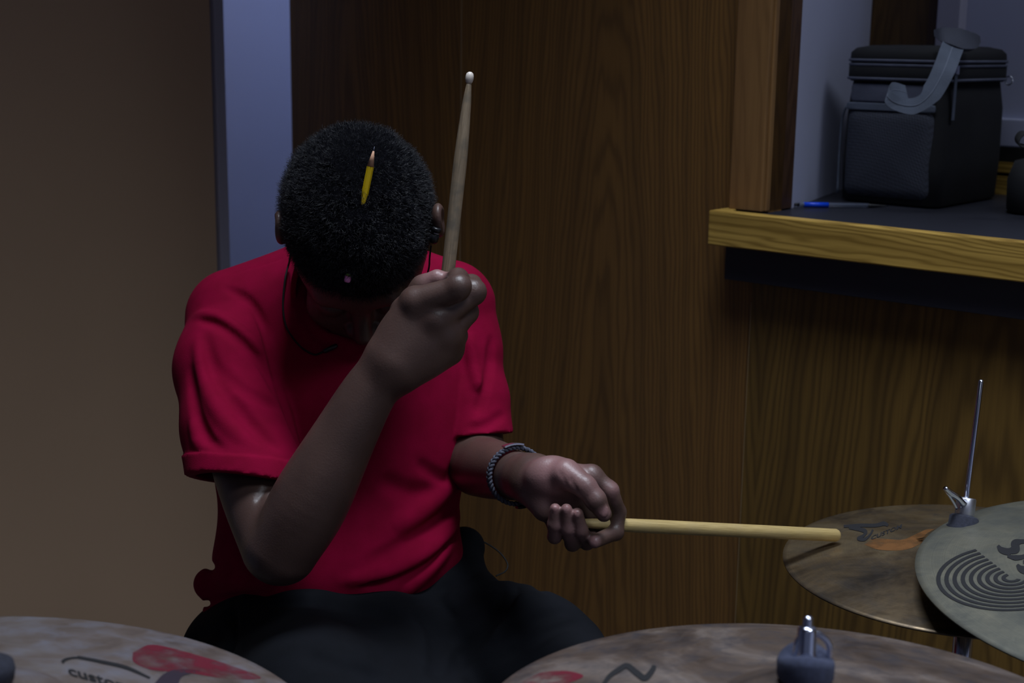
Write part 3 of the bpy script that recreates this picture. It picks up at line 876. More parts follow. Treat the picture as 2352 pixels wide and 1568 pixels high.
# ------------------------------------------------------------------ pencil in the hair
def pencil():
    p0 = march(hair, 860, 337); p0 = p0*(1-.034/p0[2]); p1 = march(hair, 797, 648); p1 = p1*(1-.0035/p1[2])
    L = float(np.linalg.norm(p1-p0)); print('pencil L', L)
    mw = align(toW(p1), toW(p0)); root = empty('pencil', toW(p1), 'yellow pencil stuck in the black hair, sharpened tip upward', 'pencil')
    r = .0037
    def hexp(z0, r0_, z1, r1_, n=6): return lathe([(r0_, z0), (r1_, z1)], n)
    link('barrel', hexp(.018, r, L-.021, r), simple('yellow_paint', RGB(232, 196, 18), .35), root, False, mw)
    link('wood_cone', lathe([(r*.98, L-.0205), (r*.25, L-.0045)], 12), simple('cedar', RGB(196, 150, 120), .6), root, True, mw)
    link('lead', lathe([(r*.25, L-.0045), (r*.05, L)], 12), simple('graphite', RGB(110, 112, 130), .35, .3), root, True, mw)
    link('ferrule', lathe([(r*1.02, .007), (r*1.08, .009), (r*1.0, .011), (r*1.08, .013), (r*1.0, .0155), (r*1.02, .018)], 18), simple('brass_ferrule', RGB(120, 150, 80), .3, .9), root, True, mw)
    link('eraser', lathe([(r*.6, 0), (r*.9, .0008), (r*.95, .0025), (r*.95, .0085)], 18), simple('pink_rubber', RGB(214, 130, 190), .7), root, True, mw)
pencil()
# ------------------------------------------------------------------ earphones
def earphones():
    root = empty('earphones', toW(C3(995, 545, 1.57)), 'black in-ear earphones with a thin cable looping under the chin', 'earphones')
    a, b = toW(C3(1004, 522, 1.548)), toW(C3(994, 558, 1.553)); mw = align(a, b); L = (Vector(b)-Vector(a)).length
    r = .0050
    e = link('earbud', lathe([(r*.8, 0), (r*1.05, .0010), (r*1.08, L*.28), (r*.8, L*.30), (r*.8, L*.42), (r*1.02, L*.45), (r*1.02, L*.85), (r*.7, L)], 24), M_black, root, True, mw)
    link('ring', lathe([(r*.9, L*.32), (r*.9, L*.36)], 24), M_silver, e, True, mw)
    a, b = toW(C3(664, 552, 1.575)), toW(C3(668, 580, 1.58)); mw2 = align(a, b); L2 = (Vector(b)-Vector(a)).length
    link('earbud', lathe([(r*.7, 0), (r*.8, .001), (r*.8, L2*.7), (r*.4, L2)], 24), M_black, root, True, mw2)
    def on(px, py, off=.003):
        q = march(lambda p: np.minimum(shirt(p), skin(p)), px, py); return q*(1-off/q[2])
    cabL = [C3(668, 580, 1.580)]+[on(*q) for q in ((664, 603, .016), (655, 640, .010), (650, 700), (656, 745), (672, 775), (695, 800), (722, 814), (742, 808))]
    P_ = toW(catmull(cabL, 8)); link('cable', tube(P_, .0011, 8), M_cable, root, True)
    s0, s1 = on(742, 808, .004), on(775, 792, .004)
    link('splitter', tube(toW(np.array([s0, lerp(s0, s1, .1), lerp(s0, s1, .9), s1])), .0022, 12, rs=[.0014, .0026, .0026, .0014]), M_black, root, True)
    cabR = [C3(990, 565, 1.556), C3(987, 590, 1.575), C3(984, 620, 1.60), C3(968, 660, 1.635), C3(905, 740, 1.66)]
    link('cable', tube(toW(catmull(cabR, 8)), .0010, 8), M_cable, root, True)
    hipc = [C3(1085, 1250, 1.735), C3(1105, 1243, 1.74), C3(1130, 1255, 1.74), C3(1152, 1273, 1.735), C3(1166, 1296, 1.73), C3(1160, 1312, 1.72), C3(1140, 1322, 1.70)]
    link('cable', tube(toW(catmull(hipc, 8)), .0010, 8), M_cable, root, True)
earphones()

# ------------------------------------------------------------------ cymbals
def bronze(name, base, dark, light, patch, pscale=9, rough=.33, metal=.85, patchc=None):
    t = NT(name); v = t.coord()
    sx = t.n('ShaderNodeSeparateXYZ'); t.l(v, sx.inputs[0])
    cb = t.n('ShaderNodeCombineXYZ'); t.l(sx.outputs[0], cb.inputs[0]); t.l(sx.outputs[1], cb.inputs[1])
    ln = t.n('ShaderNodeVectorMath', operation='LENGTH'); t.l(cb.outputs[0], ln.inputs[0])
    rad = ln.outputs['Value']
    # turning grooves: noise in radius only
    cr = t.n('ShaderNodeCombineXYZ'); t.l(rad, cr.inputs[0]); gro = t.noise(cr.outputs[0], 900, 3, .7)
    n1 = t.noise(v, pscale, 6, .62, .8); n2 = t.noise(v, pscale*4, 5, .6, .3)
    c = t.ramp(n1, [(.32, dark), (.5, base), (.68, light)])
    c = t.mix(t.ramp(n2, [(.42, (0, 0, 0)), (.70, (.75, .75, .75))]), c, patch)
    gr = t.ramp(gro, [(.3, (.72, .72, .72)), (.7, (1.05, 1.05, 1.05))])
    c = t.mix(1.0, c, gr, 'MULTIPLY'); t.base(c)
    t.set(Metallic=metal)
    t.l(t.ramp(n2, [(.3, (rough, rough, rough)), (.8, (rough+.3,)*3)]), t.b.inputs['Roughness'])
    t.bump(gro, .25, .0003); return t.m
def cym_z(r, R, hb, bell):
    """surface height above the rim plane"""
    rb = R*.26
    bow = hb*(1-(r/R)**1.9)
    if r < rb: bow += bell*math.sqrt(max(0, 1-(r/rb)**2))*.9
    return bow
def cymbal(center, normal, R, mat, label, hb=.022, bell=.017, lmat=None):
    """center = rim-plane centre (world)"""
    root = empty('cymbal', center, label, 'cymbal')
    z = Vector(normal).normalized(); xx = Vector((1, 0, 0)); yy = z.cross(xx).normalized(); xx = yy.cross(z)
    mw = Matrix.Translation(Vector(center)) @ Matrix((xx, yy, z)).transposed().to_4x4()
    rs = [.006, .012, .02, .03, .04, R*.20, R*.235, R*.252, R*.26, R*.27]+[R*(.3+.7*i/26) for i in range(1, 27)]
    top = [(r, cym_z(r, R, hb, bell)) for r in rs]; bot = [(r, zz-.0016) for r, zz in reversed(top)]
    me = lathe_loop(top+bot, 160)
    bo = link('disc', me, mat, root, True, mw)
    root['_'] = 0; del root['_']
    return root, mw, bo
def on_cym(mw, R, hb, bell, px, py, off=.0006):
    inv = mw.inverted(); o = inv @ Vector(CAM); d = (inv.to_3x3() @ Vector(ray(px, py)))
    zz = hb*.5
    for _ in range(25):
        t = (zz-o.z)/d.z; p = o+d*t; r = min(math.hypot(p.x, p.y), R*.995); zz = .5*zz+.5*(cym_z(r, R, hb, bell)+off)
    t = (zz-o.z)/d.z; return o+d*t
def stroke(mw, R, hb, bell, pts, w, name, mat, parent, n=10):
    """ink stroke; pts px, w half widths px"""
    P_ = catmull([(x, y, 0) for x, y in pts], n)[:, :2]; ws = np.interp(np.linspace(0, 1, len(P_)), np.linspace(0, 1, len(w)), w)
    T = np.gradient(P_, axis=0); T /= np.linalg.norm(T, axis=1)[:, None]+1e-9; Nn = np.stack([-T[:, 1], T[:, 0]], 1)
    V = []; Fc = []
    for i in range(len(P_)):
        for s in (-1, 0, 1):
            q = P_[i]+Nn[i]*ws[i]*s; V.append(on_cym(mw, R, hb, bell, q[0], q[1]))
    for i in range(len(P_)-1):
        for k in range(2): Fc.append((i*3+k, i*3+k+1, i*3+k+4, i*3+k+3))
    return V, Fc
def ink(mw, strokes, R, hb, bell, name, mat, parent):
    V = []; Fc = []
    for pts, w in strokes:
        v, f_ = stroke(mw, R, hb, bell, pts, w, name, mat, parent); o = len(V); V += v; Fc += [tuple(o+i for i in q) for q in f_]
    me = from_np(np.array([tuple(v) for v in V]), Fc); return link(name, me, mat, parent, False, mw)
def text_on(mw, R, hb, bell, s, org, ux, uy, name, mat, parent, bend=0):
    cu = bpy.data.curves.new('t', 'FONT'); cu.body = s; cu.size = 1; cu.resolution_u = 3; cu.offset = .018
    ob = bpy.data.objects.new('t', cu); COL.objects.link(ob); dg = bpy.context.evaluated_depsgraph_get()
    m = bpy.data.meshes.new_from_object(ob.evaluated_get(dg)); bpy.data.objects.remove(ob)
    bm = bmesh.new(); bm.from_mesh(m); bmesh.ops.triangulate(bm, faces=list(bm.faces)); bmesh.ops.subdivide_edges(bm, edges=list(bm.edges), cuts=1)
    for v in bm.verts:
        x, y = v.co.x, v.co.y; px = org[0]+x*ux[0]+y*uy[0]; py = org[1]+x*ux[1]+y*uy[1]+bend*x*x
        v.co = on_cym(mw, R, hb, bell, px, py)
    me = bpy.data.meshes.new('t'); bm.to_mesh(me); bm.free(); return link(name, me, mat, parent, False, mw)
M_ink = simple('black_ink', RGB(15, 15, 20), .8)
def up_tilt(tx, ty):
    """normal of a disc tipped: tx towards image right, ty towards the camera"""
    return Vector((math.sin(math.radians(tx)), -math.sin(math.radians(ty)), 1)).normalized()
def stand(top_w, base_z, label, mat_rod, rod_top, rod_r=.0035, foot=.16, rot=0, clamp=0.06, collar=True, tube_r=.011):
    """straight cymbal stand: rod through the cymbal, tubes, tripod. top_w = world point at the cymbal seat"""
    x, y, z = top_w; root = empty('cymbal_stand', (x, y, 0), label, 'cymbal stand')
    T = lambda a, b, r, n=16: tube(np.array([a, b]), r, n)
    link('tilter', T((x, y, z-.07), (x, y, z-.012), .009), M_chrome, root, True)
    link('pole', T((x, y, .42), (x, y, z-.055), tube_r), M_chrome, root, True)
    link('pole', T((x, y, .10), (x, y, .46), tube_r*1.35), M_chrome, root, True)
    link('height_knob', T((x+.01, y, .45), (x+.05, y, .45), .008), M_chrome, root, True)
    for k in range(3):
        a = rot+2*PI*k/3; cx, sy = math.cos(a), math.sin(a)
        lg = link('leg', tube(np.array([(x+.014*cx, y+.014*sy, .36), (x+foot*.75*cx, y+foot*.75*sy, .07), (x+foot*cx, y+foot*sy, .014)]), .006, 10), M_chrome, root, True)
        link('rubber_foot', T((x+foot*.97*cx, y+foot*.97*sy, .022), (x+(foot+.012)*cx, y+(foot+.012)*sy, .010), .0098), M_black, lg, True)
    return root
# --- crash cymbal under the stick
HB1, BL1 = .022, .017
cc = W3(2230, 1294, 1.55); nrm = up_tilt(-2.0, 0.0); R1 = .2015
M_c1 = bronze('crash_bronze', RGB(150, 130, 102), RGB(84, 77, 70), RGB(184, 164, 130), RGB(68, 64, 62), 10, .28)
crash, mw1, d1 = cymbal(cc, nrm, R1, M_c1, 'brown tarnished cymbal at the end of the pale drumstick', HB1, BL1)
ink(mw1, [([(1938, 1208), (1975, 1206), (2010, 1206), (2030, 1202), (2040, 1206)], [3, 4, 4, 5, 3]),
          ([(1950, 1210), (1985, 1218), (1985, 1228), (1972, 1236), (1985, 1238), (1998, 1228), (2005, 1216)], [4, 5, 3, 4, 4, 2, 2])],
    R1, HB1, BL1, 'emblem', M_ink, crash)
text_on(mw1, R1, HB1, BL1, 'CUSTOM', (2000, 1240), (17.5, -7.0), (2, -13), 'lettering', M_ink, crash)
t = NT('orange_stain'); t.base(RGB(128, 84, 46)); t.set(Roughness=.5, Metallic=.6)
def rotm(v): return Vector(mw1.to_3x3() @ Vector((0, 0, 1)))
ax1 = np.array(rotm(0)); seat = cc+ax1*cym_z(.006, R1, HB1, BL1)
st1 = stand(tuple(seat), 0, 'chrome stand with a long bare rod rising through the tarnished cymbal', M_chrome, 0, rot=.5)
rod_dir = W3(2253, 873, 1.56)-W3(2218, 1185, 1.535); rl = np.linalg.norm(rod_dir); rod_dir /= rl
b0 = np.array(seat)-rod_dir*.015; b1 = W3(2253, 873, 1.56)
bot = np.array(seat)
rodp = W3(2210, 1218, 1.545)
link('rod', tube(np.array([bot-ax1*.05, rodp, W3(2253, 878, 1.56), W3(2253, 874, 1.56), W3(2253, 871, 1.56)]), .0030, 14, rs=[.003, .003, .003, .0026, .0012]), M_chrome, st1, True)
def seg_l(name, a, b, prof, mat, parent, n=36):
    mw = align(a, b); return link(name, lathe(prof, n), mat, parent, True, mw)
fa, fb = W3(2208, 1226, 1.545), W3(2215, 1186, 1.547)
Lf = np.linalg.norm(fb-fa)
seg_l('felt', fa, fb, [(.013, -.004), (.0175, -.001), (.0175, Lf*.35), (.0155, Lf*.45), (.0155, Lf*.95), (.013, Lf+.001)], M_felt, st1)
ca, cb2 = W3(2214, 1190, 1.547), W3(2220, 1143, 1.549); Lc = np.linalg.norm(cb2-ca)
seg_l('clutch', ca, cb2, [(.0098, 0), (.0105, .001), (.0105, Lc-.0015), (.0095, Lc), (.0040, Lc+.0003), (.0036, Lc-.003)], M_chrome_r, st1)
wg = catmull([C3(2214, 1158, 1.540), C3(2200, 1143, 1.536), C3(2184, 1132, 1.533), C3(2170, 1120, 1.530)], 5)
link('wing_bolt', tube(toW(wg), .002, 10, rs=list(np.interp(np.linspace(0, 1, len(wg)), [0, .2, .6, 1], [.0040, .0034, .0034, .0026]))), M_chrome, st1, True)
wg = catmull([C3(2198, 1168, 1.540), C3(2188, 1150, 1.537), C3(2172, 1126, 1.532)], 5)
link('wing_edge', tube(toW(wg), .0016, 10), M_chrome, st1, True)
# --- grey-green ride on the right
HB2, BL2 = .028, .02; R2 = .258
cc2 = W3(2735, 1352, 1.38); n2 = up_tilt(-1.5, 2.0)
M_c2 = bronze('ride_bronze', RGB(108, 107, 96), RGB(90, 91, 85), RGB(124, 121, 106), RGB(80, 82, 78), 10, .5, .55)
ride, mw2, d2 = cymbal(cc2, n2, R2, M_c2, 'dull grey green cymbal with concentric black arcs at the right edge of the picture', HB2, BL2)
V = []; Fc = []; cx, cy = 2320, 1326
for k in range(9):
    sc_ = (k+1)/9; o = len(V); n = 34; hw_ = .030
    for i in range(n+1):
        a = math.radians(lerp(-118, -335, i/n))
        for q in (sc_-hw_, sc_+hw_):
            V.append(on_cym(mw2, R2, HB2, BL2, cx+165*q*math.cos(a)+(1-sc_)*4, cy+74*q*math.sin(a)*-1*-1+165*q*math.cos(a)*-.02))
    for i in range(n): Fc.append((o+2*i, o+2*i+1, o+2*i+3, o+2*i+2))
link('arcs', from_np(np.array([tuple(v) for v in V]), Fc), M_ink, ride, False, mw2)
ink(mw2, [([(2292, 1252), (2300, 1262), (2316, 1266), (2330, 1258)], [3, 7, 8, 5]),
          ([(2322, 1268), (2334, 1262), (2332, 1248), (2345, 1243), (2362, 1243)], [4, 8, 10, 5, 4]),
          ([(2314, 1276), (2332, 1280), (2350, 1278), (2372, 1270)], [3, 6, 5, 6]),
          ([(2336, 1296), (2346, 1306), (2366, 1310), (2385, 1300)], [3, 8, 10, 5]),
          ([(2350, 1290), (2366, 1288), (2386, 1282)], [4, 6, 4])], R2, HB2, BL2, 'lettering', M_ink, ride)
ax2 = np.array(mw2.to_3x3() @ Vector((0, 0, 1))); seat2 = cc2+ax2*cym_z(.006, R2, HB2, BL2)
st2 = stand(tuple(seat2), 0, 'chrome stand under the grey green cymbal, beyond the right edge', M_chrome, 0, rot=1.0)
def topkit(seat, axn, parent, felt, tall=.03):
    s = np.array(seat)
    seg_l('felt', s+axn*.002, s+axn*.1, [(.016, 0), (.019, .001), (.0195, .008), (.018, .013), (.006, .014)], felt, parent)
    link('rod', tube(np.array([s-axn*.05, s+axn*.052]), .0035, 12), M_chrome, parent, True)
topkit(seat2, ax2, st2, M_felt)
# --- front centre cymbal
HB3, BL3 = .026, .019; R3 = .231
cc3 = W3(1842, 1697, 1.0); n3 = up_tilt(0, -3.0)
M_c3 = bronze('front_bronze', RGB(122, 106, 96), RGB(76, 64, 58), RGB(172, 158, 150), RGB(64, 64, 72), 11, .42, .7)
fc3, mw3, d3 = cymbal(cc3, n3, R3, M_c3, 'brown mottled cymbal with a winged nut and thick felt, nearest the camera at the bottom', HB3, BL3)
ink(mw3, [([(1385, 1572), (1400, 1552), (1420, 1538), (1440, 1528), (1462, 1544), (1482, 1556), (1500, 1536), (1502, 1527)], [4, 5, 6, 6, 7, 7, 6, 4])], R3, HB3, BL3, 'emblem', M_ink, fc3)
M_red = simple('red_stain', RGB(132, 34, 52), .6, .3)
ax3 = np.array(mw3.to_3x3() @ Vector((0, 0, 1))); seat3 = cc3+ax3*cym_z(.006, R3, HB3, BL3)
st3 = stand(tuple(seat3), 0, 'chrome stand topped by a wing nut on thick felt, carrying the nearest brown cymbal', M_chrome, 0, rot=.3)
s3 = np.array(seat3)
# saddle shaped felt
me = lathe([(.010, 0), (.0185, .0006), (.0197, .003), (.0200, .014), (.0188, .0185), (.0120, .0195), (.006, .0178)], 64)
for v in me.vertices:
    if v.co.z > .010:
        a = math.atan2(v.co.y, v.co.x); v.co.z += .0038*math.cos(2*a+.3)*(math.hypot(v.co.x, v.co.y)/.02)*((v.co.z-.010)/.01)
felt3 = link('felt', me, M_felt2, st3, True, align(s3+ax3*.0012, s3+ax3*.1))
seg_l('wing_nut', s3+ax3*.012, s3+ax3*.1, [(.0078, 0), (.0084, .001), (.0084, .006), (.0068, .010), (.0066, .026), (.0054, .0278), (.003, .0285)], M_chrome, st3)
link('rod', tube(np.array([s3-ax3*.05, s3+ax3*.0455, s3+ax3*.0475]), .0034, 16, rs=[.0034, .0034, .002]), M_chrome, st3, True)
rr = np.array(rt)
for sx, nm in ((1, 'wing'), (-1, 'wing')):
    sc = 1 if sx > 0 else .45
    q = [s3+ax3*.036+rr*.004*sx, s3+ax3*.033+rr*.010*sx*sc, s3+ax3*.027+rr*.0155*sx*sc, s3+ax3*.020+rr*.0165*sx*sc, s3+ax3*.014+rr*.0155*sx*sc]
    link(nm, tube(catmull(q, 6), .0022, 10), M_chrome, st3, True)
# --- left front cymbal
HB4, BL4 = .026, .019; R4 = .240
cc4 = W3(-40, 1700, .99); n4 = up_tilt(5.0, -3.0)
M_c4 = bronze('left_bronze', RGB(140, 126, 118), RGB(104, 94, 88), RGB(156, 149, 148), RGB(134, 134, 146), 9, .42, .65)
fc4, mw4, d4 = cymbal(cc4, n4, R4, M_c4, 'pale tarnished cymbal with red smears at the bottom left corner', HB4, BL4)
ink(mw4, [([(178, 1508), (230, 1518), (290, 1532), (345, 1556)], [3, 3.5, 4, 2]),
          ([(143, 1520), (150, 1514), (165, 1510), (180, 1509)], [4, 3, 2, 2])], R4, HB4, BL4, 'emblem', M_ink, fc4)
text_on(mw4, R4, HB4, BL4, 'custom', (158, 1548), (50, 14.0), (-10, -32), 'lettering', M_ink, fc4)
ax4 = np.array(mw4.to_3x3() @ Vector((0, 0, 1))); seat4 = cc4+ax4*cym_z(.006, R4, HB4, BL4)
st4 = stand(tuple(seat4), 0, 'chrome stand under the red smeared cymbal, beyond the left edge', M_chrome, 0, rot=.1)
topkit(seat4, ax4, st4, M_felt)
# red smears (dye on the metal) and dark sweep
def smear(mw, R, hb, bell, poly, name, mat, parent):
    c = np.mean(poly, axis=0); V = [on_cym(mw, R, hb, bell, c[0], c[1], .0003)]; Fc = []; pp = catmull([(x, y, 0) for x, y in poly+[poly[0]]], 6)[:-1]
    n = len(pp); rings = 5
    for j in range(1, rings+1):
        for x, y, _ in pp:
            V.append(on_cym(mw, R, hb, bell, c[0]+(x-c[0])*j/rings, c[1]+(y-c[1])*j/rings, .0003))
    for k in range(n): Fc.append((0, 1+k, 1+(k+1) % n))
    for j in range(1, rings):
        for k in range(n):
            a = 1+(j-1)*n; b = 1+j*n; Fc.append((a+k, b+k, b+(k+1) % n, a+(k+1) % n))
    return link(name, from_np(np.array([tuple(v) for v in V]), Fc), mat, parent, True, mw)
def smear_mat(name, col):
    t = NT(name); t.base(col); t.set(Roughness=.5, Metallic=.3); v = t.coord()
    t.l(t.ramp(t.noise(v, 28, 5, .6), [(.36, (.05, .05, .05)), (.58, (.85, .85, .85))]), t.b.inputs['Alpha']); return t.m
M_red = smear_mat('red_dye', RGB(122, 36, 54)); M_dk = simple('dark_patch', RGB(40, 30, 44), .6)
smear(mw4, R4, HB4, BL4, [(305, 1498), (345, 1480), (400, 1489), (450, 1503), (520, 1524), (600, 1556), (520, 1558), (430, 1544), (350, 1538), (308, 1520)], 'red_smear', M_red, fc4)
smear(mw4, R4, HB4, BL4, [(350, 1575), (375, 1548), (410, 1536), (460, 1540), (420, 1552), (400, 1580)], 'dark_mark', M_dk, fc4)
smear(mw3, R3, HB3, BL3, [(1195, 1568), (1240, 1545), (1300, 1540), (1340, 1552), (1300, 1570), (1240, 1590)], 'red_smear', M_red, fc3)
M_or = smear_mat('orange_patina', RGB(130, 88, 50))
smear(mw1, R1, HB1, BL1, [(1985, 1250), (2010, 1236), (2060, 1240), (2095, 1232), (2130, 1215), (2165, 1222), (2120, 1245), (2080, 1262), (2020, 1262)], 'orange_patina', M_or, crash)

# ------------------------------------------------------------------ drum stool under the drummer
sx_, sy_ = base_pt[0], base_pt[1]
stool = empty('drum_stool', (sx_, sy_, 0), 'round black drum stool under the seated drummer', 'stool')
pel = toW(C3(770, 1560, 1.71)); sz = pel[2]-.055
pel = toW(C3(760, 1600, 1.70)); sz = .0+pel[2]-.02
link('seat', lathe([(.10, sz-.09), (.15, sz-.085), (.162, sz-.06), (.160, sz-.02), (.14, sz-.005), (.05, sz)], 48), M_black, stool, True, Matrix.Translation((sx_, sy_, 0)))
link('column', lathe([(.014, .12), (.014, sz-.088)], 20), M_chrome, stool, True, Matrix.Translation((sx_, sy_, 0)))
for k in range(3):
    a = .4+2*PI*k/3
    link('leg', tube(np.array([(sx_+.012*math.cos(a), sy_+.012*math.sin(a), .28), (sx_+.25*math.cos(a), sy_+.25*math.sin(a), .012)]), .009, 12), M_chrome, stool, True)

# ------------------------------------------------------------------ cooler bag on the counter
def rr_section(hx, hy, r, n=8):
    out = []
    for cx_, cy_, a0 in ((hx-r, hy-r, 0), (-hx+r, hy-r, 90), (-hx+r, -hy+r, 180), (hx-r, -hy+r, 270)):
        for i in range(n+1):
            a = math.radians(a0+90*i/n); out.append((cx_+r*math.cos(a), cy_+r*math.sin(a)))
    return out
def rr_loft(secs, n=8, wob=0):
    V = []; Fc = []; m = 4*(n+1)
    for (z, hx, hy, r) in secs:
        for (x, y) in rr_section(hx, hy, r, n): V.append((x, y, z))
    for i in range(len(secs)-1):
        for k in range(m): Fc.append((i*m+k, i*m+(k+1) % m, (i+1)*m+(k+1) % m, (i+1)*m+k))
    Fc.append(tuple(range(m-1, -1, -1))); Fc.append(tuple((len(secs)-1)*m+k for k in range(m)))
    V = np.array(V)
    if wob: V[:, :2] *= (1+wob*vnoise(V, 30))[:, None]
    return from_np(V, Fc)
def on_counter(px, py):
    v = ray(px, py); t = (CZ-.002-CAM[2])/v[2]; return CAM+v*t
Bc = on_counter(2150, 482); ang = math.radians(-41); bx = np.array([math.cos(ang), math.sin(ang), 0]); by = np.array([-math.sin(ang), math.cos(ang), 0])
hxB, hyB = .084, .118
Cb = Bc-bx*hxB+by*hyB
print('bag wall-local', np.dot(Cb-O, xa), np.dot(Cb-O, ya))
MB = Matrix(((bx[0], by[0], 0, Cb[0]), (bx[1], by[1], 0, Cb[1]), (0, 0, 1.14, CZ-.0015), (0, 0, 0, 1)))
def fab(name, col, sc=800, b=.5, rough=.85):
    t = NT(name); v = t.coord(); t.base(t.ramp(t.noise(v, 25, 4), [(.3, tuple(c*.8 for c in col[:3])), (.7, tuple(c*1.15 for c in col[:3]))]))
    t.set(Roughness=rough); t.bump(t.noise(v, sc, 2), b, .0008); return t.m
M_b1 = fab('black_nylon', RGB(15, 16, 21)); M_b2 = fab('grey_nylon', RGB(84, 88, 106)); M_b3 = fab('web_grey', RGB(86, 94, 110), 500)
t = NT('mesh_pocket'); v = t.coord((1, 1, 1), rot=(.6, .8, .4)); w_ = t.n('ShaderNodeTexChecker'); t.l(v, w_.inputs[0]); w_.inputs['Scale'].default_value = 420
w_.inputs[1].default_value = RGB(34, 37, 48); w_.inputs[2].default_value = RGB(58, 62, 76); t.l(w_.outputs[0], t.b.inputs['Base Color']); t.set(Roughness=.8); M_b4 = t.m
bag = empty('cooler_bag', tuple(Cb[:2])+(CZ,), 'black and grey soft cooler bag with a webbing strap standing on the counter', 'bag')
Ht = .212
link('body', rr_loft([(0, hxB-.006, hyB-.006, .02), (.004, hxB, hyB, .022), (.06, hxB+.003, hyB+.002, .024), (.13, hxB+.001, hyB, .024), (.166, hxB-.004, hyB-.003, .024)], wob=.012), M_b1, bag, True, MB)
link('collar_band', rr_loft([(.1662, hxB-.001, hyB+.001, .026), (.170, hxB+.003, hyB+.004, .028), (.186, hxB+.003, hyB+.004, .028), (.1895, hxB, hyB+.001, .028)]), M_b1, bag, True, MB)
lid = link('lid', rr_loft([(.1897, hxB, hyB+.001, .028), (.193, hxB+.003, hyB+.004, .03), (.205, hxB+.002, hyB+.003, .03), (.211, hxB-.004, hyB-.003, .03), (.2145, hxB-.02, hyB-.02, .03), (.2155, hxB-.05, hyB-.06, .02)]), M_b1, bag, True, MB)
def loop_tube(z, hx, hy, r, rad, x0=None):
    s = [(x, y, z) for x, y in rr_section(hx, hy, r, 8)]; s.append(s[0]); return tube(np.array(s), rad, 8, caps=False)
for z, e in ((.1700, .0055), (.1885, .0045), (.1945, .0050)):
    link('zipper', loop_tube(z, hxB+e-.0015, hyB+e-.0015, .03, .0020), M_b2, bag, True, MB)
# front pocket, grey yoke, trim, piping on the face towards the camera-left
yf = -hyB
def face_patch(pts, y, name, mat, th=.004, puff=0.0):
    pts = np.array(pts); n = len(pts); c = pts.mean(0); V = []; Fc = []
    for j, s in enumerate((1, .93, .75, .45, 0.15)):
        for x, z in pts: V.append((c[0]+(x-c[0])*s, y-th*(0 if j == 0 else 1)-puff*(1-s*s), c[1]+(z-c[1])*s))
    for j in range(4):
        for k in range(n): Fc.append((j*n+k, j*n+(k+1) % n, (j+1)*n+(k+1) % n, (j+1)*n+k))
    Fc.append(tuple(4*n+k for k in range(n)))
    return link(name, from_np(np.array(V), Fc), mat, bag, True, MB)
def rect(x0, x1, z0, z1, r=.008, sl=0):
    o = []
    for cx_, cz_, a0 in ((x1-r, z1-r, 0), (x0+r, z1-r, 90), (x0+r, z0+r, 180), (x1-r, z0+r, 270)):
        for i in range(5):
            a = math.radians(a0+22.5*i); x = cx_+r*math.cos(a); o.append((x, cz_+r*math.sin(a)-(sl*(x-x0) if cz_ > .08 else 0)))
    return o
face_patch(rect(-hxB+.010, hxB-.014, .010, .128, .012), yf+.0005, 'mesh_pocket', M_b4, .005, .006)
face_patch(rect(-hxB+.012, hxB-.014, .138, .163, .006), yf+.0015, 'yoke', M_b2, .002, .001)
face_patch(rect(-hxB+.007, hxB-.012, .1275, .1375, .003), yf-.002, 'pocket_trim', M_b3, .004, 0)
link('piping', tube(catmull([(-hxB+.006, yf-.001, .132), (-hxB-.004, yf+.006, .11), (-hxB-.006, yf+.008, .06), (-hxB-.004, yf+.006, .01)], 6), .0018, 8), M_b3, bag, True, MB)
# zipper pull on the right face
zp = link('zipper_pull', box(hxB+.0045, hxB+.0062, -hyB+.018, -hyB+.027, .118, .178, .0006), M_b3, bag, False, MB)
link('slider', box(hxB+.004, hxB+.009, -hyB+.019, -hyB+.026, .178, .190, .001), M_chrome, bag, False, MB)
link('side_ring', tube(np.array([(hxB-.002+.006*math.cos(a), hyB+.006, .168+.006*math.sin(a)) for a in np.linspace(0, 2*PI, 20)]), .0012, 6), M_chrome, bag, True, MB)
# webbing strap drooping over the front, with a padded sleeve on top
sd = 2.10
sp = [C3(2082, 213, 2.075), C3(2052, 206, 2.058), C3(2038, 220, 2.052), C3(2062, 238, 2.055), C3(2105, 241, 2.055), C3(2140, 212, 2.055), C3(2168, 160, 2.06), C3(2186, 112, 2.085), C3(2196, 88, 2.11)]
hw = [(.010, .020), (.006, .019), (.002, .018), (-.009, .012), (.003, .020), (.012, .011), (.015, .004), (.015, .004), (.014, .002)]
wd = [(4, 17), (2, 17), (-6, 12), (-14, 12), (-6, 22), (18, 16), (24, 9), (25, 8), (25, 6)]
Pc = catmull(sp, 8); wx = np.interp(np.linspace(0, 1, len(Pc)), np.linspace(0, 1, 9), [w_[0] for w_ in wd]); wy = np.interp(np.linspace(0, 1, len(Pc)), np.linspace(0, 1, 9), [w_[1] for w_ in wd])
Dc = np.stack([wx/F*2.06, -wy/F*2.06, np.zeros(len(Pc))], 1)
link('strap', ribbon(toW(Pc), Dc @ M3.T, .0018), M_b3, bag, False)
pd = [C3(2150, 78, 2.12), C3(2170, 84, 2.10), C3(2205, 92, 2.10), C3(2232, 96, 2.12), C3(2246, 92, 2.15)]
Pp = catmull(pd, 6); wdp = np.interp(np.linspace(0, 1, len(Pp)), [0, .15, .5, .85, 1], [8, 17, 27, 19, 8])
link('strap_pad', ribbon(toW(Pp), np.stack([wdp*.1/F*2.1, wdp/F*2.1, wdp*.6/F*2.1], 1) @ M3.T, .008), fab('strap_pad', RGB(60, 63, 76)), bag, False)
link('stitching', ribbon(toW(Pc*(1-.0014/Pc[:, 2:3])), (Dc*.025) @ M3.T, .0008), simple('stitch_thread', RGB(120, 128, 146), .8), bag, False)
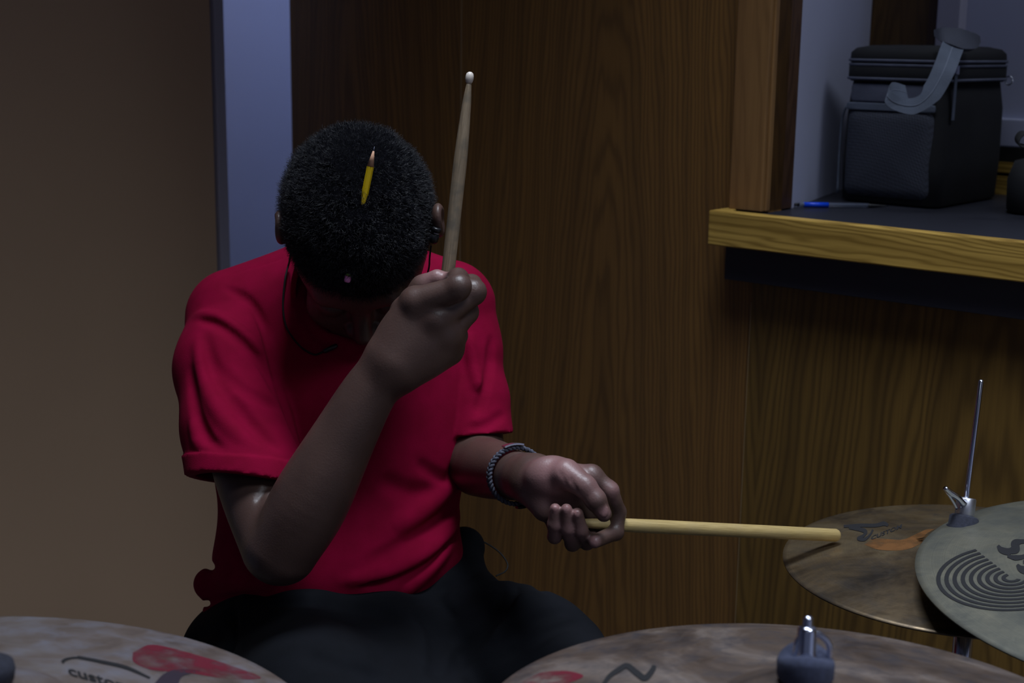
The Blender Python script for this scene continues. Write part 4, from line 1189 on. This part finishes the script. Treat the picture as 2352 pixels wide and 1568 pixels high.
# second dark bag, mostly past the right edge
B2 = W3(2352, 400, 2.0); q0 = on_counter(2338, 500); qc = q0+np.array([.085, .06, 0])
MB2 = Matrix.Translation((qc[0], qc[1], CZ-.0015)) @ Matrix.Rotation(math.radians(-20), 4, 'Z')
b2 = empty('camera_bag', (qc[0], qc[1], CZ), 'black bag at the right edge of the counter, cut off by the picture', 'bag')
link('body', rr_loft([(0, .07, .05, .03), (.006, .078, .058, .035), (.05, .08, .06, .035), (.075, .072, .052, .03), (.082, .05, .03, .02)]), M_b1, b2, True, MB2)
lp = [C3(2385, 318, 2.02), C3(2352, 305, 2.02), C3(2337, 318, 2.02), C3(2340, 332, 2.02), C3(2356, 336, 2.02), C3(2385, 350, 2.02)]
lp = [W3(0, 0, 0)*0+toW(x) for x in catmull(lp, 6)]
link('strap', ribbon(np.array(lp), np.tile([0, .009, .002], (len(lp), 1)), .0018), M_b1, b2, True)
# pen
pa, pb_ = on_counter(1824, 477), on_counter(2040, 477.5)
pa[2] += .005; pb_[2] += .003
pen = empty('pen', pa, 'clear plastic ballpoint pen with a blue label lying on the black counter', 'pen')
mwp = align(pa, pb_); Lp = float(np.linalg.norm(pb_-pa)); print('pen', Lp)
t = NT('clear_plastic'); t.base(RGB(120, 128, 150)); t.set(Roughness=.15); t.b.inputs['Alpha'].default_value = .45; M_clear = t.m
link('barrel', lathe([(.0036, .008), (.0038, .01), (.0038, Lp*.78)], 12), M_clear, pen, True, mwp)
link('sleeve', lathe([(.0041, Lp*.10), (.0041, Lp*.36)], 20), simple('blue_sleeve', RGB(10, 70, 220), .35), pen, True, mwp)
link('refill', lathe([(.0013, .01), (.0013, Lp*.9)], 8), M_black, pen, True, mwp)
link('tip', lathe([(.0036, Lp*.78), (.0034, Lp*.80), (.001, Lp*.97), (.0004, Lp)], 16), M_black, pen, True, mwp)
link('button', lathe([(.0022, 0), (.0024, .002), (.0024, .008)], 16), M_black, pen, True, mwp)

# ------------------------------------------------------------------ lights
def area(name, loc, size, power, col, rot=(0, 0, 0), spread=180, sy=None):
    l = bpy.data.lights.new(name, 'AREA'); l.shape = 'RECTANGLE'; l.size = size; l.size_y = sy or size; l.energy = power; l.color = col; l.spread = math.radians(spread)
    o = bpy.data.objects.new(name, l); COL.objects.link(o); o.location = Vector(loc); o.rotation_euler = rot; return o
cool = (.80, .88, 1.0)
area('ceiling_lamp_and_fill', (.1, 1.36, 3.0), .8, 8, cool, (0, 0, 0), 72, .5)
area('ceiling_lamp_and_fill', (1.2, .1, 3.0), 1.0, 24, cool, (0, 0, 0), 100, .6)
area('ceiling_lamp_and_fill', (-.2, -1.8, 3.0), 1.2, 6, cool, (0, 0, 0), 130, .6)  # unseen fill added behind the camera to brighten the walls from the front
pl_ = O+xa*(xL-.19)
area('passage_lamp', (pl_[0], pl_[1], 2.7), .25, 5.5, (.80, .88, 1.0), (0, 0, 0), 140)
pr_ = O+xa*(xj+.95)+ya*(JD+.12)
area('recess_fill', (pr_[0], pr_[1], 2.6), .7, 4.2, cool, (0, 0, 0), 150, .15)  # added light with no visible source, brightens the back room walls
wd_ = bpy.data.worlds.new('world'); SC.world = wd_; wd_.use_nodes = True; wd_.node_tree.nodes['Background'].inputs[0].default_value = (.02, .025, .035, 1)
SC.view_settings.view_transform = 'Standard'; SC.view_settings.look = 'None'; SC.view_settings.gamma = 1; SC.view_settings.exposure = 0
